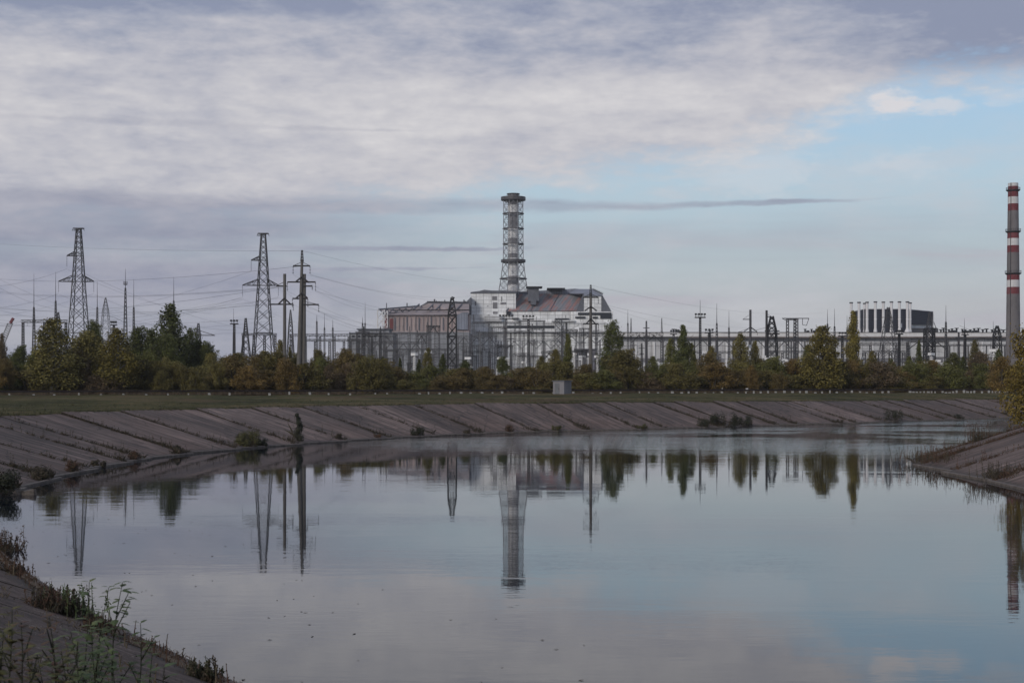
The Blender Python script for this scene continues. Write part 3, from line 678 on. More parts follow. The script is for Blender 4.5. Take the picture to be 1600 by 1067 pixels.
for (y0, r0), (y1, r1) in zip(lv, lv[1:]):
    for k in range(8):
        A, B = ringpt(k, r0, zz(y0)), ringpt(k, r1, zz(y1)); A2, B2 = ringpt(k+1, r0, zz(y0)), ringpt(k+1, r1, zz(y1))
        mbl.bar(A, B, .55)
        mA, mB_ = (A+B)/2, (A2+B2)/2
        mbd.bar(A, mB_, .24); mbd.bar(A2, mA, .24); mbd.bar(mA, B2, .24); mbd.bar(mB_, B, .24); mbd.bar(mA, mB_, .2)
        mbl.bar(B, B2, .35)
        if y1 < 450: mbd.bar(B, ringpt(k, rc, zz(y1)), .3)
mbl.build('cage_column', M_cage, vs_); mbd.build('cage_bracing', M_cage, vs_)
for y, ro, th_ in ((308.3, 19.3, 2.6), (406, 19.2, 2.0)):
    mb = MB(); mb.lathe([(rc+.4, zz(y)), (ro*mp, zz(y)), (ro*mp, zz(y)-th_), (RC*.95, zz(y)-th_-.6), (rc+.4, zz(y)-th_)], 32); mb.build('ring_platform', M_mid, vs_)
for y in (333.5, 357, 381, 435):
    r_ = (16.8 if y < 400 else 21.5)*mp; mb = MB(); mb.lathe([(r_*.82, zz(y)), (r_, zz(y)), (r_, zz(y)-.6), (r_*.82, zz(y)-.6)], 32); mb.build('ring_walkway', M_mid, vs_)

# ------------------------------------------------------------------ pylons, poles and masts
def insulator(root, top, ln, mat_=None, r_=.22):
    mb = MB(); n = max(3, int(ln/.55)); z = top[2]
    mb.bar(top, (top[0], top[1], top[2]-ln), .06)
    for k in range(n):
        c = Vector((top[0], top[1], z-ln*(k+.5)/n)); mb.lathe([(0, .1), (r_, 0), (0, -.08)], 8, c)
    return mb.build('insulator', mat_ or M_insd, root)
def pylon(px, ytop, y1, y2, dd, x1, xl, xr, label, wb):
    rt = root_at(px, dd, 'transmission_pylon', label, 'pylon', 'lattice transmission pylons'); m = dd/F; zq = lambda y: Z(y, dd)-GZ
    mb = MB(); mb.lattice([(0, wb), (zq(520), 25*m), (zq(y2), 15.7*m), (zq(y1), 11.5*m), (zq(ytop+1), 6.3*m)], .25, ratio=.9, dw=.14); mb.build('tower_body', M_dark, rt)
    mb = MB(); zt_ = zq(ytop)
    for s_y in (-.5, .5): mb.bar((-8.2*m, s_y, zt_), (8.2*m, s_y, zt_), .3); mb.bar((-8.2*m, s_y, zt_-.7), (8.2*m, s_y, zt_), .15)
    mb.bar((-8*m, -.5, zt_), (-9.5*m, -.5, zt_-.9), .15); mb.bar((8*m, -.5, zt_), (9.5*m, -.5, zt_-.9), .15); mb.build('crown_bar', M_dark, rt)
    def arm(x_tip, y_, wbody, rise):
        mb = MB(); sg = 1 if x_tip > 0 else -1; z = zq(y_); x0 = sg*wbody/2*.9
        n = max(3, int(abs(x_tip-x0)/1.5))
        for s_y in (-1, 1):
            mb.bar((x0, s_y*wbody/2, z), (x_tip, 0, z), .2); mb.bar((x0, s_y*wbody/2, z+rise), (x_tip, 0, z+.15), .2)
            for k in range(n):
                a, b = k/n, (k+1)/n; xa, xb = x0+(x_tip-x0)*a, x0+(x_tip-x0)*b
                ya, yb = s_y*wbody/2*(1-a), s_y*wbody/2*(1-b)
                mb.bar((xa, ya, z+rise*(1-a)), (xb, yb, z), .11); mb.bar((xa, ya, z), (xa, ya, z+rise*(1-a)), .1)
        mb.build('crossarm', M_dark, rt)
        insulator(rt, (x_tip, 0, z), 17*m*.97)
    arm(x1*m, y1, 11.5*m, 6.5*m); arm(xl*m, y2, 15.7*m, 9.5*m); arm(xr*m, y2, 15.7*m, 9.5*m)
    return rt
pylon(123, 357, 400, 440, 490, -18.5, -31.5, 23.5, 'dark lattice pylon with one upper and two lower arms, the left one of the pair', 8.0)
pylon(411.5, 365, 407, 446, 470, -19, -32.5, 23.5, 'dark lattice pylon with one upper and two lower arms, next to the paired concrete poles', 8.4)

def pole(px, ytop, dd, label, arms, tip=True, lean=0.0, second=None, r0=.48, r1=.26, matp=None, braces=()):
    rt = root_at(px, dd, 'power_pole', label, 'power pole'); m = dd/F; zq = lambda y: Z(y, dd)-GZ
    zt_ = zq(ytop); zc = zq(ytop+14) if tip else zt_
    mb = MB(); mb.tube([(-lean*m, 0, 0), (0, 0, zc)], [r0, r1], 12); mb.build('shaft', matp or M_conc, rt, False)
    if tip:
        mb = MB(); mb.lattice([(zc-.5, .5), (zt_, .22)], .12, ratio=1.5); mb.build('lattice_tip', M_dark, rt)
    if second:
        x2, y2, b2 = second; mb = MB(); mb.tube([(b2*m, .3, 0), (x2*m, .3, zq(y2))], [.46, .3], 12); mb.build('shaft', M_conc, rt)
    for (y_, xl, xr, hang, tie) in arms:
        mb = MB(); z = zq(y_); mb.bar((xl*m, 0, z), (xr*m, 0, z), .28, .28)
        if tie:
            if xl < -3: mb.bar((xl*m, 0, z), (0, 0, z+tie*m), .1)
            if xr > 3: mb.bar((xr*m, 0, z), (0, 0, z+tie*m), .1)
        mb.build('crossarm', M_dark, rt)
        if hang:
            for x_ in (xl, xr):
                if abs(x_) > 6: insulator(rt, (x_*m, 0, z), hang*m, r_=.2)
    for (y_, yh, w_) in braces:
        mb = MB(); mb.bar((0, -.3, zq(y_)), (-w_*m, -.3, zq(yh)), .28); mb.bar((0, -.3, zq(y_)), (w_*m, -.3, zq(yh)), .28); mb.build('brace', M_dark, rt)
    return rt
pole(472, 391, 285, 'tall twin concrete power pole with lattice tip and three tiers of arms', [(415.5, -14, 12.5, 13, 6), (440.7, -23, 21, 14, 0), (466.5, -15, 9, 14, 0), (476, -2, 26, 12, 6), (447, 0, 16, 6, 0)], lean=6, second=(3.5, 428, 2), braces=((433, 440, 9), (458, 466, 9)), r0=.58)
pole(444.8, 428, 286, 'shorter concrete power pole with flat top between the pylon and the twin pole', [(447, -13, 3, 0, 7), (475.5, -22, 13.5, 10, 0)], tip=False, braces=((466, 475, 9),), r0=.36, r1=.3)
pole(923, 445, 308, 'single concrete power pole with lattice tip standing before the reactor block', [(464.7, -11.5, 12, 10, 6), (506, -12, 12, 11, 0)], braces=((479, 486, 9.5), (498, 505.8, 7)), r0=.46)
pole(1172.5, 484, 520, 'slender dark pole with left-hand arms, left one of two near the wide gantry', [(499, -12, 0, 0, 8), (519, -19, 11, 5, 7)], tip=False, braces=((511, 518, 10),), r0=.5, r1=.42, matp=M_mid)
pole(1197.8, 485, 520, 'slender dark pole without insulators beside the black lattice tower', [(495, 0, 8, 0, 5)], tip=False, r0=.52, r1=.42, matp=M_dark)

def lattice_tower(px, lv, dd, label, mat_=None, bw=.22, name='lattice_tower', extras=None, group=None, ratio=1.0):
    rt = root_at(px, dd, name, label, 'lattice tower' if name == 'lattice_tower' else name.replace('_', ' '), group); m = dd/F
    mb = MB(); mb.lattice([(0, lv[0][1]*m)]+[(Z(y, dd)-GZ, w_*m) for y, w_ in lv], bw, ratio=ratio, dw=bw*.62); mb.build('frame', mat_ or M_mid, rt)
    if extras:
        mb = MB()
        for a in extras: mb.bar((a[0]*m, 0, Z(a[1], dd)-GZ), (a[2]*m, 0, Z(a[3], dd)-GZ), a[4] if len(a) > 4 else bw)
        mb.build('crossbar', mat_ or M_mid, rt)
    return rt
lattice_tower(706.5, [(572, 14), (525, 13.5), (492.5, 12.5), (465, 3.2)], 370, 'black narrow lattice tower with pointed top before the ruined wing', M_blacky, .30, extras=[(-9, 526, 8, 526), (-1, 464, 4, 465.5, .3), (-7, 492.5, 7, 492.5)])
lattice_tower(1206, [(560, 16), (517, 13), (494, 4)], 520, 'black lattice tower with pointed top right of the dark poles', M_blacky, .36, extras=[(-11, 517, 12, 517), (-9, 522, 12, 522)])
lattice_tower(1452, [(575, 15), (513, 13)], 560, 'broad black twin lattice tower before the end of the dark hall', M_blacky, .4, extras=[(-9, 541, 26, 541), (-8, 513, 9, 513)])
lattice_tower(1452.5, [(513, 9), (488, 1.5)], 600, 'thin grey lattice spire rising in front of the dark hall end', M_mid, .2)
lattice_tower(1388, [(560, 26), (505, 11), (480, 3)], 640, 'grey wide-footed lattice tower in front of the white stacks', M_mid, .24, extras=[(-12, 496, 12, 496), (-16, 511, 16, 511)])
lattice_tower(1558, [(570, 13), (522, 9), (509, 2.5)], 560, 'dark lattice tower at the right end of the turbine hall', M_dark, .3, extras=[(-8, 526, 8, 526)])
lattice_tower(165, [(530, 14), (485, 8), (465, 1.2)], 560, 'faint triangular lattice tower right of the left pylon', M_steel, .14, extras=[(-6, 492, 14, 496), (14, 496, 28, 503)])
lattice_tower(310, [(545, 8), (524, 6), (505, 2)], 560, 'small lattice tower carrying a long flat crossbar left of the floodlight', M_mid, .22, extras=[(-10, 524, 26, 524, .35), (-10, 524, 0, 516), (26, 524, 0, 516)])
lattice_tower(384, [(560, 14), (520, 6), (497, 2)], 520, 'pointed lattice gantry tower left of the second pylon', M_dark, .24)
lattice_tower(454, [(560, 11), (505, 5), (484, 1)], 560, 'grey pointed lattice tower between the two concrete poles', M_mid, .22)
lattice_tower(91, [(520, 9), (488, 1.5)], 560, 'low lattice spire above the gantry by the left pylon', M_dark, .2)

def mast(px, ysh, ytop, ybase_w, dd, label, plat=None, mat_=None):
    rt = root_at(px, dd, 'lightning_mast', label, 'lightning mast', 'lightning masts of the substation'); m = dd/F
    zs, zt_ = Z(ysh, dd)-GZ, Z(ytop, dd)-GZ
    mb = MB(); mb.lattice([(0, ybase_w*m), (zs, 1.6*m)], .17, ratio=1.2, dw=.1); mb.build('lattice_shaft', mat_ or M_mid, rt)
    mb = MB(); mb.tube([(0, 0, zs-1), (0, 0, (zs+zt_)/2), (0, 0, zt_)], [.16, .1, .05], 6); mb.build('spike', mat_ or M_mid, rt)
    if plat:
        mb = MB(); mb.lathe([(.3, Z(plat, dd)-GZ), (3.2*m, Z(plat, dd)-GZ), (3.2*m, Z(plat, dd)-GZ-.3), (.3, Z(plat, dd)-GZ-.3)], 12)
        for k in range(8): mb.bar((3*m*math.cos(k*.785), 3*m*math.sin(k*.785), Z(plat, dd)-GZ), (3*m*math.cos(k*.785), 3*m*math.sin(k*.785), Z(plat, dd)-GZ+1.2), .1)
        mb.build('platform', mat_ or M_mid, rt)
for a in [(53, 480, 428, 7, 560, 'thin lightning mast at the far left behind the long gantry beam'), (87, 470, 425, 7, 570, 'thin lightning mast just left of the left pylon'),
          (152, 480, 440, 6, 600, 'thin lightning mast right beside the left pylon'), (196, 450, 420, 9, 600, 'lightning mast with a round platform, tallest right of the left pylon', 444),
          (209, 480, 436, 6, 600, 'plain lightning mast right of the one with the platform'), (271.5, 470, 433, 6, 640, 'lightning mast rising behind the tall dark conifer'),
          (365, 520, 482, 4, 700, 'faint lightning spike behind the floodlight mast'), (495, 502, 492, 4, 620, 'short mast standing on the gantry row right of the twin pole'),
          (507, 512, 490, 3, 700, 'thin spike right of the twin pole'), (520, 512, 499, 4, 620, 'stubby mast on the gantry row, second from the twin pole'),
          (570.5, 505, 472, 4, 700, 'thin lightning mast left of the ruined wing'), (566.5, 505, 495, 4, 620, 'short stub mast left of the ruined wing'),
          (981, 505, 484, 4, 650, 'thin mast right of the reactor block'), (1120, 505, 474, 7, 560, 'lightning mast right of the big floodlight mast'), (1139, 512, 485, 5, 640, 'lightning mast left of the slender dark poles'),
          (1293, 506, 483, 4, 620, 'thin lightning mast above the willow, left of a pair'), (1304, 510, 482, 5, 600, 'thin lightning mast above the willow, right of a pair'), (1323.5, 515, 493, 3, 640, 'short mast left of the tall poplar'),
          (1478, 503, 477, 6, 560, 'white and red lightning mast right of the dark hall'), (1507, 520, 497, 4, 620, 'thin mast over the right part of the turbine hall'), (1552, 522, 502, 3, 640, 'fine spike over the right end of the turbine hall')]:
    mast(*a)
def flood(px, yl, dd, label, spike=None, w_=8, mat_=None, n=3):
    rt = root_at(px, dd, 'floodlight_mast', label, 'floodlight mast', 'floodlight masts'); m = dd/F; z = Z(yl+6, dd)-GZ
    mb = MB(); mb.lattice([(0, 3.6*m), (z, 2.2*m)], .24, ratio=1.3, dw=.15); mb.build('shaft', mat_ or M_dark, rt)
    mb = MB(); mb.box((0, 0, z), (w_*1.5*m, 1.6, .35)); mb.bar((-w_*.7*m, 0, z+.9), (w_*.7*m, 0, z+.9), .12); mb.build('platform', mat_ or M_dark, rt)
    for k in range(n):
        x_ = (k-(n-1)/2)*w_*1.7*m/n; mb = MB(); mb.box((x_, -.4, z+5*m), (2.9*m, .9, 2.6*m)); mb.bar((x_, 0, z), (x_, 0, z+4*m), .12); mb.build('lamp_head', M_blacky, rt)
    if spike:
        mb = MB(); mb.tube([(0, 0, z), (0, 0, Z(spike, dd)-GZ)], [.12, .05], 5); mb.build('spike', mat_ or M_dark, rt)
flood(366, 500, 500, 'floodlight mast with dark lamp heads left of the second pylon', w_=8)
flood(178, 502, 560, 'small floodlight mast among the trees left of the platformed mast', w_=6)
flood(1094, 490, 480, 'tall floodlight mast with lamp cluster and spike right of the reactor block', 469, 11, M_dark, 4)
flood(1108, 514, 560, 'lower floodlight mast just right of the tall spiked one', w_=9)
flood(1052.5, 516, 640, 'low floodlight bracket above the trestle behind the dark poplar', w_=7)
flood(1316, 519, 520, 'dark floodlight mast left of the tall poplar', w_=8, mat_=M_dark)
flood(1405, 516, 430, 'thick black floodlight mast before the white stacks', w_=7, mat_=M_blacky)
flood(825.5, 493, 520, 'dark floodlight mast in front of the rust-streaked roof', w_=12, n=4)
flood(791, 492, 620, 'crowded floodlight mast left of the rust-streaked roof', w_=14, n=5, mat_=M_mid)
flood(1508, 517, 560, 'floodlight mast before the right part of the turbine hall', w_=7)

# --- gantries of the switchyard
def gantry(x0, x1, y, dd, nleg, label, mat_=None, bh=3.2, legw=4, hang=0, braces=False, group='switchyard gantries', spikes=0, solid=False):
    xc = (x0+x1)/2; rt = root_at(xc, dd, 'gantry', label, 'gantry', group); m = dd/F; mat_ = mat_ or M_mid; z = Z(y, dd)-GZ
    xs = [((x0+(x1-x0)*k/(nleg-1))-xc)*m for k in range(nleg)]
    mb = MB(); mb.truss((xs[0]-2*m, 0, z-bh*m), (xs[-1]+2*m, 0, z-bh*m), bh*m, 1.6, .15); mb.build('beam', mat_, rt)
    for i, x_ in enumerate(xs):
        mb = MB()
        if solid: mb.tube([(x_, 0, 0), (x_, 0, z-bh*m)], [.42, .32], 8)
        else: mb.lattice([(0, legw*m), (z-bh*m, legw*.7*m)], .17, (x_, 0, 0), 1.2, .10)
        mb.build('leg', mat_, rt)
        if spikes and i % 2 == 0:
            mb = MB(); mb.lattice([(z, 2.4*m), (z+spikes*m, .5*m)], .14, (x_, 0, 0), 1.4); mb.build('spire', mat_, rt)
    if braces:
        for a, b in zip(xs, xs[1:]):
            mb = MB(); c = (a+b)/2; zb = z-bh*m; dp = min(12*m, zb*.5)
            mb.bar((a, 0, zb-dp), (c, 0, zb), .36); mb.bar((b, 0, zb-dp), (c, 0, zb), .36); mb.build('brace', mat_, rt)
    if hang:
        for k in range(hang):
            x_ = xs[0]+(xs[-1]-xs[0])*(k+.5)/hang; insulator(rt, (x_, .9*(-1)**k, z-bh*m), 6*m, M_insd, .17)
    return rt
gantry(36, 103, 500, 560, 3, 'long flat gantry beam at the far left behind the yellow-green tree', M_dark, 4, 4, 6)
gantry(380, 430, 521, 560, 4, 'gantry row around the foot of the second pylon', M_dark, 3, 4, 4)
gantry(455, 545, 522, 600, 5, 'gantry row right of the twin pole', M_mid, 3.5, 4, 8)
gantry(470, 560, 530, 560, 5, 'lower gantry row right of the twin pole, in front of the taller one', M_mid, 3, 4, 6)
gantry(548, 620, 529, 700, 5, 'gantry row below the service building', M_mid, 4, 4, 8)
gantry(560, 660, 534, 640, 6, 'braced gantry row below the ruined wing', M_mid, 3, 4, 8, True)
gantry(600, 700, 520, 760, 6, 'tall gantry row before the ribbed wall of the ruined wing', M_mid, 2.5, 4, 8, spikes=10)
gantry(620, 700, 545, 600, 5, 'low gantry row left of the black narrow tower', M_mid, 3, 4, 8)
gantry(715, 775, 524, 720, 4, 'gantry row right of the black narrow tower', M_mid, 3, 4, 6, True)
gantry(715, 790, 540, 640, 5, 'low gantry row before the white left wing', M_mid, 3, 4, 8)
gantry(740, 812, 503, 820, 4, 'high thin gantry before the white left wing', M_mid, 2, 3.5, 5, spikes=12)
gantry(812, 850, 501, 700, 2, 'narrow high gantry under the rust-streaked roof', M_mid, 1.5, 3.5, 3)
gantry(792, 884, 530, 680, 5, 'braced gantry row in the middle of the white wall', M_steel, 3, 4, 8, True)
gantry(810, 880, 556, 560, 5, 'low dark gantry row in the middle of the white wall', M_dark, 2.5, 4, 8)
gantry(880, 957, 522, 700, 4, 'braced gantry row under the right end of the reactor block', M_steel, 3.5, 4, 6, True, spikes=16)
gantry(900, 960, 552, 600, 4, 'low gantry row before the lilac-grey annex', M_mid, 2.5, 3.5, 6)
gantry(986, 1034, 520, 680, 3, 'gantry with pointed leg tops right of the dark broad tree', M_dark, 4, 4, 6, True, spikes=23)
gantry(1036, 1110, 528, 700, 4, 'braced gantry behind the dark poplar', M_mid, 3.5, 4, 6, True, solid=True)
gantry(1120, 1196, 528, 690, 4, 'braced gantry below the slender dark poles', M_mid, 3.5, 4, 6, True, solid=True)
gantry(1215, 1300, 530, 680, 5, 'braced gantry below the wide high gantry', M_mid, 3.5, 4, 8, True, solid=True)
gantry(1050, 1150, 549, 640, 5, 'lower gantry row behind the dark poplar', M_mid, 3, 4, 8)
gantry(1200, 1290, 548, 640, 5, 'lower gantry row right of the black lattice tower', M_mid, 3, 4, 8)
gantry(1230.5, 1245, 498.5, 600, 2, 'wide high gantry on two close lattice legs', M_mid, 1.6, 5, 0)
gantry(1340, 1420, 536, 680, 5, 'gantry row before the white stacks', M_mid, 3, 4, 8)
gantry(1350, 1412, 548, 600, 4, 'lower lattice gantry row before the white stacks', M_mid, 3, 6, 8)
gantry(1418, 1480, 533, 650, 3, 'gantry below the end of the dark hall', M_dark, 2, 4, 5, True)
gantry(1484, 1570, 538, 650, 4, 'gantry row before the right end of the turbine hall', M_mid, 2.5, 4, 6, solid=True)
gantry(1428, 1560, 558, 600, 6, 'low gantry row before the right end of the turbine hall', M_mid, 2, 3.5, 8)
rt = root_at(1242, 590, 'gantry', 'wide cantilever beam with drooping right end on the close-legged gantry', 'gantry', 'switchyard gantries'); m = 590/F
mb = MB(); z = Z(497.5, 590)-GZ; mb.bar((-20*m, 0, z), (22*m, 0, z), .35); mb.bar((-20*m, 0, z), (-12*m, 0, z-4*m), .2); mb.build('beam', M_mid, rt)
mb = MB(); mb.bar((22*m, 0, z), (18*m, 0, z-11*m), .2); mb.bar((18*m, 0, z-11*m), (12*m, 0, z-10*m), .2); mb.bar((12*m, 0, z-10*m), (12*m, 0, z), .2); mb.build('drop_frame', M_mid, rt)
mb = MB(); mb.lattice([(0, 5*m), (z, 3*m)], .2, (0, 0, 0), 1.3); mb.build('leg', M_mid, rt)

rc_ = random.Random(515)
for k in range(40):      # rows and rows of portals in front of the reactor and the ruined wing
    x = 552+k*10+rc_.uniform(-8, 8); w_ = rc_.uniform(12, 30); y = rc_.choice([rc_.uniform(508, 530), rc_.uniform(528, 556), rc_.uniform(545, 570)]); dd = rc_.uniform(480, 780)
    gantry(x, x+w_, y, dd, 2 if w_ < 26 else 3, 'thin grey switchyard portal among the thicket of portals before the reactor building and wing', rc_.choice([M_mid, M_mid, M_dark]),
           rc_.uniform(1.6, 3.2), rc_.uniform(2.6, 4), rc_.choice([0, 3, 5, 7]), rc_.random() < .25, 'thicket of switchyard portals', spikes=rc_.choice([0, 0, 6, 12]))
for k in range(22):
    x = rc_.choice([rc_.uniform(560, 940), rc_.uniform(730, 900), rc_.uniform(985, 1560)]); y = rc_.uniform(500, 545); dd = rc_.uniform(480, 760)
    rt = root_at(x, dd, 'yard_mast', 'slim lattice busbar mast in the switchyard thicket behind the trees', 'mast', 'busbar masts in the switchyard'); m = dd/F
    mb = MB(); mb.lattice([(0, 4*m), (Z(y, dd)-GZ, 1.4*m)], .2, ratio=1.2, dw=.13); mb.build('frame', rc_.choice([M_mid, M_dark, M_steel]), rt)
    mb = MB(); z = (Z(y, dd)-GZ)*.9; mb.bar((-5*m, 0, z), (5*m, 0, z), .25); mb.bar((-3.5*m, 0, z*.86), (3.5*m, 0, z*.86), .25); mb.build('crossarm', M_mid, rt)

# --- porcelain apparatus posts (white bits above the tree line)
def apparatus():
    rt = thing('apparatus_post', 'white porcelain switchgear post on a steel stand in the switchyard', 'switchgear', group='switchgear posts of the substation')
    mb = MB(); mb.lattice([(0, 1.2), (3.2, 1.2)], .18, ratio=1.2); mb.build('stand', M_mid, rt)
    mb = MB(); pr = []
    for k in range(8): pr += [(.30, 3.2+k*.42), (.55, 3.35+k*.42), (.30, 3.45+k*.42)]
    mb.lathe(pr+[(0, 6.8)], 10); mb.build('insulator_column', M_white, rt)
    mb = MB(); mb.box((0, 0, 7.0), (1.6, .8, .5)); mb.build('cap', M_tubew, rt); return rt
def dup(root, loc, rz=0.0, label=None, scale=None):
    r_ = root.copy(); COL.objects.link(r_); r_.location = loc; r_.rotation_euler = (0, 0, rz)
    if scale: r_.scale = scale
    if label: r_['label'] = label
    for c_ in list(root.children):
        n_ = c_.copy(); COL.objects.link(n_); n_.parent = r_
        for gch in c_.children: q_ = gch.copy(); COL.objects.link(q_); q_.parent = n_
    return r_
ap = apparatus(); rn = random.Random(77); first = True
for k in range(90):
    x = rn.choice([rn.uniform(560, 960), rn.uniform(700, 960), rn.uniform(985, 1060), rn.uniform(1100, 1250), rn.uniform(1340, 1560)]); dd = rn.uniform(420, 620); sc_ = rn.uniform(1.0, 1.9)
    loc = (X(x, dd), dd, GZ)
    if first: ap.location = loc; ap.scale = (1.3, 1.3, 1.3); first = False
    else: dup(ap, loc, rn.uniform(0, 3), scale=(sc_*.9, sc_*.9, sc_))

# --- construction crane at the left edge
cr = root_at(10, 900, 'crane', 'distant crane boom leaning right with red tip at the left edge', 'crane'); m = 900/F
mb = MB(); a = Vector((-10*m, 0, Z(545, 900)-GZ)); b = Vector((6*m, 0, Z(505, 900)-GZ))
for o_ in (-1.6, 1.6):
    mb.bar(a+Vector((o_, 0, 0)), b+Vector((o_, 0, 0)), .5)
for k in range(12): t0, t1 = k/12, (k+1)/12; mb.bar(a.lerp(b, t0)+Vector((-1.6, 0, 0)), a.lerp(b, t1)+Vector((1.6, 0, 0)), .3); mb.bar(a.lerp(b, t0)+Vector((1.6, 0, 0)), a.lerp(b, t1)+Vector((-1.6, 0, 0)), .3)
mb.build('boom', M_cage, cr); mb = MB(); mb.bar(b, b+Vector((2.0, 0, 3.2)), 1.5); mb.build('boom_tip', M_red, cr)
mb = MB(); mb.box((-10*m, 0, (Z(545, 900)-GZ)/2), (4, 4, Z(545, 900)-GZ)); mb.build('mast', M_mid, cr)

# --- overhead wires
def wire(a, b, sag=2.0, r_=.045, label='thin overhead cable sagging across the sky left of the reactor', grp='overhead cables'):
    A, B = P(*a), P(*b); mb = MB(A); n = 14
    mb.tube([A.lerp(B, t/n)+Vector((0, 0, -4*sag*(t/n)*(1-t/n))) for t in range(n+1)], r_, 4, False)
    o = mb.build('overhead_cable', M_wire, None, loc=A); tag(o, label, 'cable', grp); return o
LBL = {'a': 'thin overhead cable sagging left from an arm of the left pylon', 'b': 'thin overhead cable running right from the left pylon towards the switchyard', 'c': 'thin overhead cable sagging left from an arm of the second pylon',
       'd': 'thin overhead cable running right from the second pylon behind the concrete poles', 'e': 'thin overhead cable running right from the twin concrete pole', 'f': 'long earth wire high over the whole left skyline',
       'h': 'faint overhead cable running right past the single concrete pole', 'i': 'overhead cable crossing low behind the left trees'}
for k, a, b, sg in [
    ('a', (104.5, 420, 490), (-60, 449, 470), 2), ('a', (91.5, 459, 490), (-60, 480, 470), 2), ('a', (146.5, 459, 490), (-60, 498, 620), 2), ('a', (0, 450, 500), (91, 484, 520), 1),
    ('b', (106, 421, 490), (330, 490, 620), 3), ('b', (93, 460, 490), (300, 512, 620), 3), ('b', (147, 460, 490), (370, 516, 600), 3), ('b', (133, 428, 490), (420, 520, 640), 3),
    ('c', (392.5, 424, 470), (-60, 511, 640), 5), ('c', (379, 464, 470), (120, 505, 620), 3), ('c', (379, 466, 470), (-60, 506, 640), 4), ('c', (379, 468, 470), (60, 520, 640), 3), ('c', (435, 464, 470), (180, 486, 640), 3), ('c', (435, 466, 470), (-60, 487, 640), 4),
    ('d', (393, 424, 470), (600, 522, 640), 3), ('d', (379, 467, 470), (560, 521, 640), 3), ('d', (435, 465, 470), (660, 535, 640), 3),
    ('e', (484.5, 429, 318), (740, 462, 560), 2.5), ('e', (484.5, 430, 318), (735, 470, 600), 2), ('e', (493, 454, 318), (600, 482, 560), 2), ('e', (493, 455, 318), (735, 497, 600), 2), ('e', (498, 487, 318), (610, 512, 560), 2), ('e', (458, 429, 318), (620, 489, 560), 2), ('e', (481, 480, 318), (640, 508, 560), 2), ('e', (449, 455, 318), (640, 520, 560), 2), ('e', (472, 392, 318), (812, 437, 900), 4),
    ('f', (-60, 377, 500), (472, 392, 318), 1), 
    ('h', (923, 446, 318), (1290, 488, 640), 3), ('h', (935, 475, 318), (1120, 513, 600), 2), ('h', (935, 517, 318), (1100, 522, 600), 2), ('h', (812, 438, 900), (923, 446, 318), 1), ('h', (911, 475, 318), (740, 492, 560), 1.5), ('h', (935, 474, 318), (1210, 512, 620), 2),
    ('i', (-60, 448, 560), (445, 447, 319), 3), ('i', (-60, 450, 600), (445, 449, 319), 3), ('i', (-60, 495, 560), (430, 495, 560), 3), ('i', (-60, 496, 600), (380, 520, 600), 3), ('i', (-60, 472, 560), (422, 475, 319), 3), ('i', (-60, 474, 620), (431, 449, 300), 4), ('i', (36, 502, 560), (-60, 508, 560), 1), ('i', (-60, 470, 500), (260, 515, 640), 3), ('i', (0, 437, 500), (185, 500, 640), 2), ('i', (210, 506, 620), (430, 500, 560), 2),
    ('i', (-60, 430, 600), (470, 416, 318), 3)]:
    wire(a, b, sg, {'f': .02, 'h': .016, 'e': .018, 'd': .022}.get(k, .029), LBL[k])
for k in range(40):
    x = rc_.choice([rc_.uniform(480, 900), rc_.uniform(985, 1500)]); y = rc_.uniform(505, 565); dd = rc_.uniform(500, 720); w_ = rc_.uniform(40, 110)
    wire((x, y, dd), (x+w_, y+rc_.uniform(-6, 6), dd+rc_.uniform(-60, 60)), rc_.uniform(.5, 3), .06, 'slack busbar cable strung between switchyard portals behind the trees', 'busbar cables of the switchyard')

# ------------------------------------------------------------------ guard rail, hut, small signs
DR = 300
def rail(x0, x1, y0, d0, d1, label, sp, beam=True, ph=.62, pw=.30):
    A, B = P(x0, 600, d0), P(x1, 600, d1); A.z = B.z = GZ-.05; L = (B-A).length; t = (B-A)/L; ang = math.atan2(t.y, t.x)
    rt = thing('guard_rail', label, 'guard rail', A, 'roadside guard rails', ang)
    mb = MB(); mb.bar((0, 0, .80), (L, 0, .80), .12, .34); mb.bar((0, -.08, .88), (L, -.08, .88), .06, .06); mb.bar((0, -.08, .72), (L, -.08, .72), .06, .06); mb.build('beam', M_rail, rt)
    r_ = random.Random(int(x0)+5); n = int(L/sp); me = None
    for k in range(min(n, 100)):
        if me is not None and r_.random() < .16: continue
        if me is None:
            mb = MB(); mb.box((0, -.10, ph/2), (pw, .2, ph)); mb.box((.09, -.14, ph*.55), (pw*.6, .16, ph*.5)); o = mb.build('post', M_postw, rt); me = o
        else: o = me.copy(); COL.objects.link(o)
        o.parent = rt; o.location = (k*sp+r_.uniform(-.1, .1)*sp, 0, r_.uniform(-.2, .1)); o.rotation_euler = (0, r_.uniform(-.12, .12), 0)
        o.scale = (r_.uniform(.5, 1.25), 1, r_.uniform(.6, 1.05))
rail(-60, 585, 617, RD(-60), RD(585), 'rusty roadside guard rail on whitewashed posts behind the left grass bank', 3.85)
rail(586, 1050, 617, RD(586), RD(1050), 'rusty roadside guard rail with closely spaced white posts behind the middle grass bank', 2.2, pw=.36)
rail(1051, 1420, 617, RD(1051), RD(1420), 'rusty low guard rail with white posts behind the right grass bank', 1.9, pw=.42)
rail(1421, 1640, 617, RD(1421), RD(1640), 'far right run of the guard rail whose white posts merge into a line', .95, pw=.5)

